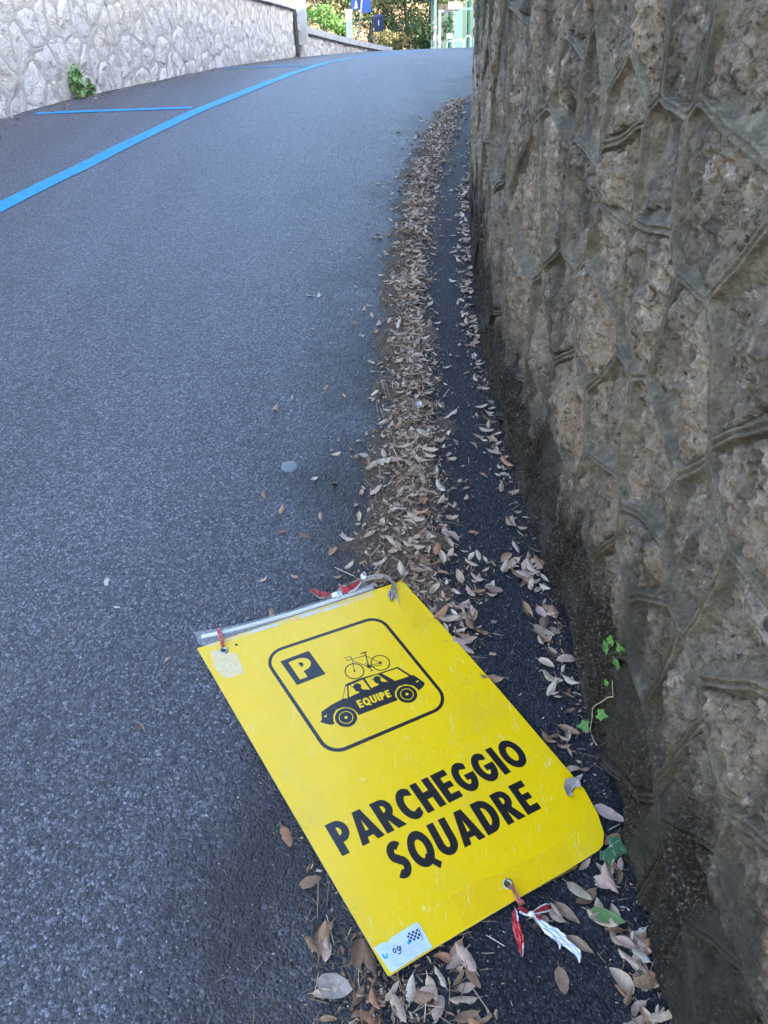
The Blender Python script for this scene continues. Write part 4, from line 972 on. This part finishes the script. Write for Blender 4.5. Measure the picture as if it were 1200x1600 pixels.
# ------------------------------------------------------------------ ivy
IV = [(0, 0), (.14, -.12), (.34, -.22), (.46, -.10), (.44, .10), (.56, .26), (.60, .42), (.42, .50), (.27, .58), (.16, .80), (0, 1.05)]
IV = IV+[(-x, y) for x, y in IV[::-1][1:-1]]
def ivy_leaf(root, P, nv, updir, size, mat, vein=True):
    nv = nrm(nv); y = nrm(np.asarray(updir)-(np.asarray(updir)@nv)*nv); x = np.cross(y, nv)
    Rm = np.array([x, y, nv]).T; c = (0, .3)
    pts = [(px, py, .10*abs(px)-.12*(py-.3)**2) for px, py in IV]+[(0, .3, -.03)]
    size = size*.86; v = np.array(pts)*size; v[:, 2] += size*.06*np.sin(v[:, 0]/size*7+v[:, 1]/size*5); n = len(IV)
    P = np.asarray(P)-np.array(root.location); o = mesh_obj('leaf', v @ Rm.T+P, [(i, (i+1) % n, n) for i in range(n)], mat, root, True)
    if vein:
        m = MB()
        for e in ((0, .95), (.46, .42), (-.46, .42), (.40, -.12), (-.40, -.12)):
            a = np.array((0, .02, .012)); b = np.array((e[0]*.9, e[1]*.95, .10*abs(e[0])-.12*(e[1]-.3)**2+.012)); md = (a+b)/2-np.array((0, 0, .004))
            m.tube([((Rm@(q*size))+P) for q in (a, md, b)], [size*.012, size*.010, size*.004], 4, False)
        m.build('vein', M_VEIN, o)
    return o
def stem(root, pts, r):
    m = MB(); m.tube([np.asarray(p)-np.array(root.location) for p in catmull(pts, 6)], r, 6); return m.build('stem', M_STEM, root, True)
def wp(p, off=.012): return hit_rwall(p, off)
wn = np.array([-.93, -.30, .22])
cI = crop(900, 940, .1626)
r1 = empty('ivy_sprig', wp(cI((355, 900)))); tag(r1, 'small bright green ivy sprig climbing the stained wall above the gutter', 'ivy', 'ivy on the wall')
stem(r1, [wp(cI(p), .006) for p in ((358, 920), (350, 800), (352, 700), (380, 560), (415, 420), (425, 290), (428, 240))], .0013)
for (p, u, s) in (((385, 560), (.1, -.4, -1), .040), ((300, 470), (-.2, .8, .3), .036), ((400, 430), (.3, -.6, .3), .036), ((430, 260), (0, -.3, 1), .018), ((300, 770), (-.2, .3, -1), .018), ((330, 400), (-.1, .2, 1), .026)):
    ivy_leaf(r1, wp(cI(p), .02), wn+rng.normal(size=3)*.18, u, s, M_IVY)
r2 = empty('ivy_sprig', wp(cI((200, 1370)))); tag(r2, 'ivy runner with a bare pale stem and two leaves at the wall foot', 'ivy', 'ivy on the wall')
stem(r2, [wp(cI(p), .02) for p in ((355, 915), (310, 920), (240, 965), (165, 1020), (155, 1120), (140, 1230), (165, 1320), (200, 1380))], .0016)
ivy_leaf(r2, wp(cI((215, 1080)), .03), (-.5, -.55, .75), (.9, -.1, -.3), .030, M_IVY); ivy_leaf(r2, wp(cI((110, 1190)), .05), (-.35, -.4, .85), (-.9, .0, .1), .032, M_IVY)
g0 = hit((962, 1352)); r3 = empty('ivy_sprig', g0); tag(r3, 'pair of dark veined ivy leaves beside the clipped corner of the sign', 'ivy', 'ivy on the wall')
cV = crop(860, 1180, .15)
def gp(p, l): d = ray(cV(p)); o = g0+np.array([0, 0, l]); nvv = gnormal(g0[0], g0[1]); t = ((o-CAM)@nvv)/(d@nvv); return CAM+d*t
stem(r3, [gp((640, 1230), .0), gp((640, 1120), .02), gp((690, 1050), .035)], .0022)
ivy_leaf(r3, gp((620, 940), .05), (-.15, -.55, .8), (.75, -.35, 0), .052, M_IVYD); ivy_leaf(r3, gp((575, 1010), .03), (-.2, -.5, .8), (.1, -1, -.2), .036, M_IVYD)

# plants on the pale wall across the road
def clump(name, label, centre, rad, n, size, mats, nv, droop=0.0, stems=5, cat='plant', group=None, seed=0):
    root = empty(name, centre); g = np.random.default_rng(seed); vs, fs, ts, off = [], [], [], 0
    for _ in range(n):
        d = g.normal(size=3); d /= np.linalg.norm(d); p = d*np.array(rad)*g.random()**.45
        p[2] -= droop*g.random(); a = nrm(g.normal(size=3)+np.array(nv)*.6); b = nrm(np.cross(a, g.normal(size=3))); c = np.cross(a, b); s = size*g.uniform(.5, 1.2)
        q = [p-b*s*.5, p-c*s*.22, p+b*s*.5+a*s*.1, p+c*s*.22]; vs += q; fs.append((off, off+1, off+2, off+3)); off += 4; ts += [g.random()]*4
    mesh_obj('foliage', vs, fs, mats[0], root, False, {'tint': ts}); m = MB()
    for _ in range(stems):
        e = g.normal(size=3)*np.array(rad)*.55; m.tube([(0, 0, -rad[2]*.8), tuple(e*.5), tuple(e)], [size*.06, size*.05, size*.03], 5)
    m.build('stem', mats[1], root); return tag(root, label, cat, group)
M_FOL = leaf_mat('green_foliage', 'tint', [(0, (.022, .045, .016)), (.35, (.038, .075, .026)), (.7, (.06, .11, .036)), (.92, (.10, .15, .05)), (1, (.16, .19, .07))])
M_FOLB = leaf_mat('bright_foliage', 'tint', [(0, (.06, .15, .025)), (.5, (.11, .24, .05)), (1, (.20, .34, .09))])
M_FERN = leaf_mat('pale_fern', 'tint', [(0, (.12, .23, .07)), (.5, (.18, .32, .11)), (1, (.28, .42, .17))])
M_OLIVE = leaf_mat('olive_foliage', 'tint', [(0, (.05, .062, .02)), (.5, (.11, .12, .04)), (.85, (.21, .18, .065)), (1, (.34, .23, .09))])
M_BARK = simple('dark_bark', (.06, .045, .032), .9, .35, 12, .8, 30)
def lw_hit(p):
    d = ray(p); t = np.arange(2, 40, .004); P = CAM+d*t[:, None]; xl = np.interp(P[:, 1], LW[:, 1], LW[:, 0]); i = int(np.argmax(P[:, 0] < xl+.03)); return P[i]
P1 = lw_hit((112, 122)); clump('wall_fern', 'green fern like plant growing out of the pale limestone wall', P1+np.array([.06, 0, 0]), (.07, .10, .17), 150, .10, (M_FERN, M_BARK), (1, -.3, .3), .08, 6, 'plant', None, 1)
P2 = lw_hit((133, 132)); clump('wall_fern', 'small leafy shoot beside the fern on the pale limestone wall', P2+np.array([.05, 0, -.03]), (.05, .06, .10), 60, .09, (M_FERN, M_BARK), (1, -.3, .3), .05, 3, 'plant', None, 2)
P3 = hit((182, 136)); clump('weed_tuft', 'low weed tuft at the foot of the pale limestone wall', P3+np.array([0, 0, .04]), (.10, .28, .05), 160, .07, (M_FERN, M_BARK), (0, 0, 1), 0, 4, 'plant', None, 3)

# ------------------------------------------------------------------ beyond the crest
# bank behind the left walls
v, f = [], []; pl = np.concatenate([LW[::6], LW2[::6]])
tops = np.concatenate([np.interp(WL1.u[::6], [0, WL1.u[-1]], (2.85, 2.30)), np.interp(WL2.u[::6], [0, WL2.u[-1]], (1.92, 1.32))])
offs = (-.40, -1.2, -2.5, -5, -10, -22)
for i, (q, tz) in enumerate(zip(pl, tops)):
    for k, o in enumerate(offs):
        v.append((q[0]+o, q[1]+max(0, (q[1]-20)*.12*k*.3), tz-.05+(-o-.4)*(.22 if q[1] > 20 else .12)+.12*float(vnoise(q[1]*1.3, o*1.1, 2.))))
f = [(i*6+k+1, i*6+k, (i+1)*6+k, (i+1)*6+k+1) for i in range(len(pl)-1) for k in range(5)]
M_BANK = simple('grassy_bank', (.16, .19, .06), .95, .5, 1.2, .8, 10)
tag(mesh_obj('grass_bank', v, f, M_BANK, None, True), kind='structure')
# dry sunlit hillside closing the view
hx = np.linspace(-60, 60, 61); hy = np.linspace(0, 1, 14)
v = [(x, 47+24*q+4*math.sin(x*.07), -.6+5.2*q**.8+.5*float(fbm(x*.25, q*4, 3., 3))) for q in hy for x in hx]
f = [(j*61+i, j*61+i+1, (j+1)*61+i+1, (j+1)*61+i) for j in range(13) for i in range(60)]
tag(mesh_obj('hillside', v, f, M_EARTH, None, True), kind='structure')
def tree(px, yd, hgt, cr, label, fol, n, leaf, seed, low=.0, group='trees beyond the crest'):
    g = np.random.default_rng(seed); b = at_y((px, 60), yd); zg = float(G(np.clip(b[0], -8, 9), yd))-.1; base = np.array([b[0], yd, zg])
    root = empty('tree', base); m = MB(); lean = g.normal(size=2)*.25; tips = []
    m.tube([(0, 0, -.1), (lean[0]*.3, lean[1]*.3, hgt*.3), (lean[0], lean[1], hgt*.62)], [.14, .10, .06], 8)
    for k in range(7):
        z0 = hgt*g.uniform(.18, .6); a = g.uniform(0, 6.28); r = cr*g.uniform(.5, .95); e = np.array([math.cos(a)*r, math.sin(a)*r, z0+hgt*g.uniform(.0, .35)])
        m.tube([(lean[0]*.5, lean[1]*.5, z0), tuple(e*np.array([.5, .5, 1])-np.array([0, 0, .1])), tuple(e)], [.05, .035, .015], 6); tips.append(e)
    m.build('trunk', M_BARK, root, True)
    vs, fs, ts, off = [], [], [], 0
    cl = [np.array([cr*g.normal()*.48, cr*g.normal()*.48, hgt*(low+(1-low)*g.random())]) for _ in range(34)]+tips
    for c in cl:
        tone = g.random()*.5
        for _ in range(n//len(cl)):
            p = c+g.normal(size=3)*np.array([.26, .26, .24])*cr*.62; p[2] = max(p[2], .15)
            a = nrm(g.normal(size=3)); bb = nrm(np.cross(a, g.normal(size=3))); cc = np.cross(a, bb); s = leaf*g.uniform(.6, 1.3)
            vs += [p-bb*s*.5, p-cc*s*.24, p+bb*s*.5, p+cc*s*.24]; fs.append((off, off+1, off+2, off+3)); off += 4; ts += [min(1, tone+.5*g.random())]*4
    mesh_obj('crown', vs, fs, fol, root, False, {'tint': ts}); return tag(root, label, 'tree', group)
tree(672, 42, 5.0, 1.5, 'dense dark green tree next to the teal glass booth', M_FOL, 7500, .15, 21, .05)
tree(641, 44, 5.5, 1.4, 'dark green tree left of the booth with a low hanging crown', M_FOL, 6500, .15, 22, .05)
tree(612, 45, 4.0, .9, 'sparse olive tree on the ochre slope behind the litter bin', M_OLIVE, 2400, .15, 23, .1)
tree(575, 43, 4.5, 1.0, 'thin olive tree behind the blue road signs', M_OLIVE, 2600, .15, 24, .15)
tree(715, 47, 6.5, 1.8, 'tall green tree rising behind the teal booth', M_FOL, 6000, .16, 25, .15)
tree(540, 40, 5.0, 1.1, 'green tree overhanging the grassy bank', M_FOL, 3600, .16, 26, .35)
tree(505, 37, 5.0, 1.3, 'olive tree standing above the low sloping wall', M_OLIVE, 3400, .16, 27, .3)
BL_ = ('largest bright green bush on the bank beside the whitewashed pillar', 'bright green bush on the bank between pillar and short pale post', 'smallest bright green bush spilling towards the coping of the low wall', 'dry olive bush on the ochre slope under the litter bin', 'dry olive bush at the foot of the dark trees beyond the crest')
for i, (px, py, yd, r) in enumerate(((500, 22, 27, .45), (520, 36, 28, .40), (538, 48, 28.5, .30), (600, 58, 38, .5), (622, 62, 40, .5))):
    P = at_y((px, py), yd); clump('bush', BL_[i], P, (r*1.1, r, r*.6), 420, .14, ((M_FOLB, M_OLIVE)[px > 560], M_BARK), (0, -.3, .6), 0, 5, 'bush', ('bushes on the bank', 'bushes on the slope')[px > 560], 40+i)
# pillars behind the low wall
M_PILL = simple('whitewashed_concrete', (.50, .49, .46), .85, .12, 5, .3, 40)
def pillar(x0, x1, ytop, ybot, yd, label):
    A, B = at_y((x0, ybot), yd), at_y((x1, ybot), yd); zt = at_y((x0, ytop), yd)[2]; c = (A+B)/2; wd = abs(B[0]-A[0]); root = empty('gate_pillar', (c[0], yd, c[2]-.5))
    m = MB(); m.box((0, 0, (zt-c[2]+.5)/2), (wd, wd, zt-c[2]+.5)); m.build('shaft', M_PILL, root)
    m = MB(); m.box((0, 0, zt-c[2]+.54), (wd*1.15, wd*1.15, .07)); m.build('cap', M_CONC, root); tag(root, label, 'pillar', 'concrete pillars behind the low wall')
pillar(463, 479, -14, 30, 20.75, 'whitewashed pillar where the tall and low pale walls meet')
pillar(541, 551, 20, 47, 25.3, 'short pale pillar in the grass beside the road sign pole')
# road signs on a pole
M_SIGNB = gloss('blue_sign_face', (.015, .045, .20), .4); M_POLE = simple('galvanised_steel', (.42, .43, .45), .5, .1, 20, metallic=.5)
yd = 25.8; b0 = at_y((560, 49), yd); t0 = at_y((565.5, -6), yd); root = empty('road_sign', (b0[0], b0[1], b0[2]-.1))
tag(root, 'two dark blue square road signs on a leaning grey pole', 'road sign'); rl = np.array(root.location)
m = MB(); m.tube([b0-rl-np.array([0, 0, .1]), t0-rl, t0-rl+(t0-b0)*.5], .022, 8); m.build('pole', M_POLE, root, True)
def panel(x0, x1, y0, y1, dy, nm):
    A = at_y((x0, y1), yd+dy)-rl; B = at_y((x1, y0), yd+dy)-rl; m = MB(); m.box(((A[0]+B[0])/2, (A[1]+B[1])/2, (A[2]+B[2])/2), (B[0]-A[0], .03, B[2]-A[2])); return m.build(nm, M_SIGNB, root), A, B
o, A, B = panel(549, 563, -9, 16, .05, 'sign_panel')
m = MB(); cx = A[0]*.5+B[0]*.5; zz = A[2]; hh = B[2]-A[2]
m.add([(cx-.03, A[1]-.02, zz+hh*.22), (cx+.05, A[1]-.02, zz+hh*.22), (cx+.03, A[1]-.02, zz+hh*.42), (cx+.005, A[1]-.02, zz+hh*.62), (cx-.02, A[1]-.02, zz+hh*.42)], [(0, 1, 2, 3, 4)])
m.add([(cx-.06, A[1]-.02, zz+hh*.12), (cx+.06, A[1]-.02, zz+hh*.12), (cx+.06, A[1]-.02, zz+hh*.17), (cx-.06, A[1]-.02, zz+hh*.17)], [(0, 1, 2, 3)])
m.build('white_symbol', M_WHITE, o)
panel(565, 579, -12, 20, .06, 'sign_panel')
# litter bin
yd = 27.5; A = at_y((583, 49), yd); B = at_y((600, 22), yd); c = (A+B)/2; wd = B[0]-A[0]; hh = B[2]-A[2]; zb = A[2]; root = empty('litter_bin', (c[0], yd, zb-.55)); M_BIN = gloss('dark_blue_bin_plastic', (.022, .028, .075), .45, .2)
tag(root, 'dark blue litter bin with a rounded lid on a short post behind the low wall', 'bin')
m = MB(); v = []
for z, k in ((.55, .78), (.55+hh*.8, 1.0)): v += [(-wd/2*k, -wd/2.4*k, z), (wd/2*k, -wd/2.4*k, z), (wd/2*k, wd/2.4*k, z), (-wd/2*k, wd/2.4*k, z)]
m.add(v, [(3, 2, 1, 0), (4, 5, 6, 7), (0, 1, 5, 4), (1, 2, 6, 5), (2, 3, 7, 6), (3, 0, 4, 7)]); m.build('body', M_BIN, root)
m = MB(); v = []
for a in np.linspace(0, math.pi, 9): v += [(-wd*.56*math.cos(a), -wd/2.2, .55+hh*.8+hh*.2*math.sin(a)+.005), (-wd*.56*math.cos(a), wd/2.2, .55+hh*.8+hh*.2*math.sin(a)+.005)]
m.add(v, [(2*i, 2*i+1, 2*i+3, 2*i+2) for i in range(8)]+[tuple(range(0, 18, 2)), tuple(range(17, 0, -2)), (0, 16, 17, 1)]); m.build('lid', M_BIN, root)
m = MB(); m.tube([(-wd*.55, .05, -.4), (-wd*.55, .05, .55+hh*.9)], .02, 8); m.build('post', M_DARKPIPE, root, True)
m = MB(); m.box((0, -wd/2.4-.012, .55+hh*.5), (wd*.10, .006, hh*.34)); m.build('white_mark', M_GTEXT, root)
# teal glazed booth beyond the crest
M_TEAL = simple('teal_painted_steel', (.12, .21, .21), .45, .12, 10); M_DKF = simple('grey_door_frame', (.20, .21, .22), .5, .1, 10); M_PAPER = simple('white_notice_paper', (.55, .55, .53), .7, .04, 20); M_CREAM = simple('cream_panel', (.36, .30, .24), .8, .1, 10)
M_GLASS, t_, b_ = new_mat('tinted_booth_glass'); gl_ = nd(t_, 'ShaderNodeBsdfGlossy'); gl_.inputs['Roughness'].default_value = .05; gl_.inputs['Color'].default_value = (.8, .9, .9, 1)
tr_ = nd(t_, 'ShaderNodeBsdfTransparent'); tr_.inputs['Color'].default_value = (.62, .80, .80, 1); fr_ = nd(t_, 'ShaderNodeFresnel'); fr_.inputs['IOR'].default_value = 1.9; mx_ = nd(t_, 'ShaderNodeMixShader')
t_.links.new(fr_.outputs[0], mx_.inputs[0]); t_.links.new(tr_.outputs[0], mx_.inputs[1]); t_.links.new(gl_.outputs[0], mx_.inputs[2]); t_.links.new(mx_.outputs[0], t_.nodes['Material Output'].inputs['Surface'])
yd = 39.0; X = lambda px: at_y((px, 60), yd)[0]; Zp = lambda py: at_y((700, py), yd)[2]; zg = float(G(4.5, yd))-.02; ztop = zg+2.75
root = empty('glazed_booth', (X(712), yd, zg)); tag(root, 'teal framed glazed entrance booth standing beyond the crest of the road', 'booth'); rl = np.array(root.location)
def bx(nm, x0, x1, z0, z1, y0, y1, mat, par=root):
    m = MB(); m.box(((x0+x1)/2-rl[0], (y0+y1)/2-rl[1], (z0+z1)/2-rl[2]), (abs(x1-x0), y1-y0, z1-z0)); return m.build(nm, mat, par)
xs_ = [X(680), X(711), X(741), X(758)]
for x in xs_: bx('post', x-.05, x+.05, zg, ztop, yd-.05, yd+.05, M_TEAL); bx('post', x-.05, x+.05, zg, ztop, yd+2.0, yd+2.1, M_TEAL)
bx('roof', xs_[0]-.15, xs_[-1]+.15, ztop+.002, ztop+.10, yd-.15, yd+2.2, M_TEAL)
bx('back_panel', xs_[0]+.06, xs_[-1]-.06, zg, zg+2.2, yd+2.03, yd+2.07, M_CREAM)
d_ = bx('door', X(685), X(689), zg, Zp(15), yd-.03, yd+.03, M_DKF); bx('door_rail', X(689), X(708), Zp(19), Zp(15), yd-.03, yd+.03, M_DKF, d_); bx('door_glass', X(689), X(708), zg+.1, Zp(19), yd-.008, yd+.008, M_GLASS, d_)
bx('side_glass', xs_[0]+.05, X(685), zg+.1, ztop, yd-.008, yd+.008, M_GLASS)
bx('panel', X(712)+.03, X(722), zg, Zp(14), yd-.02, yd+.02, M_TEAL); bx('pane', X(722), xs_[2]-.05, zg+.1, ztop, yd-.008, yd+.008, M_GLASS); bx('pane', xs_[2]+.05, xs_[3]-.05, zg+.1, ztop, yd-.008, yd+.008, M_GLASS)
bx('mullion', X(728)-.02, X(728)+.02, zg, ztop, yd-.025, yd+.025, M_TEAL); bx('crossbar', X(711)+.05, xs_[2]-.05, Zp(17), Zp(13), yd-.03, yd+.03, M_TEAL)
bx('notice', X(698), X(707), Zp(60), Zp(52), yd-.05, yd-.035, M_PAPER); bx('notice', X(677.5), X(681), Zp(63), Zp(52), yd-.09, yd-.075, M_PAPER); bx('notice', X(684), X(686), Zp(64), Zp(53), yd-.05, yd-.035, M_PAPER); bx('notice', X(678.5), X(682), Zp(44), Zp(40), yd-.09, yd-.075, M_PAPER)
bx('name_board', X(699.5), X(717), Zp(15), Zp(3), yd-.10, yd-.06, M_CREAM)
M_RAIL = simple('pale_teal_tube', (.22, .36, .36), .35, .08, 10)
def rail(pts, yd, lab):
    P = [at_y(p, yd) for p in pts]; P[0][2] -= 1.0; P[-1][2] -= 1.0; b = P[0].copy(); b[2] = float(G(b[0], yd)); root = empty('handrail', b); m = MB(); m.tube([q-b for q in P], .03, 8); m.build('tube', M_RAIL, root, True); tag(root, lab, 'handrail', 'tubular handrails by the booth')
rail([(698, 78), (698, 68), (700, 65), (722, 61), (724, 63), (724, 78)], 36.5, 'low bent tube handrail in front of the booth door')
rail([(726, 78), (726, 61), (731, 55), (734, 56), (735, 60), (735, 78)], 36.8, 'taller bent tube handrail in front of the booth panes')
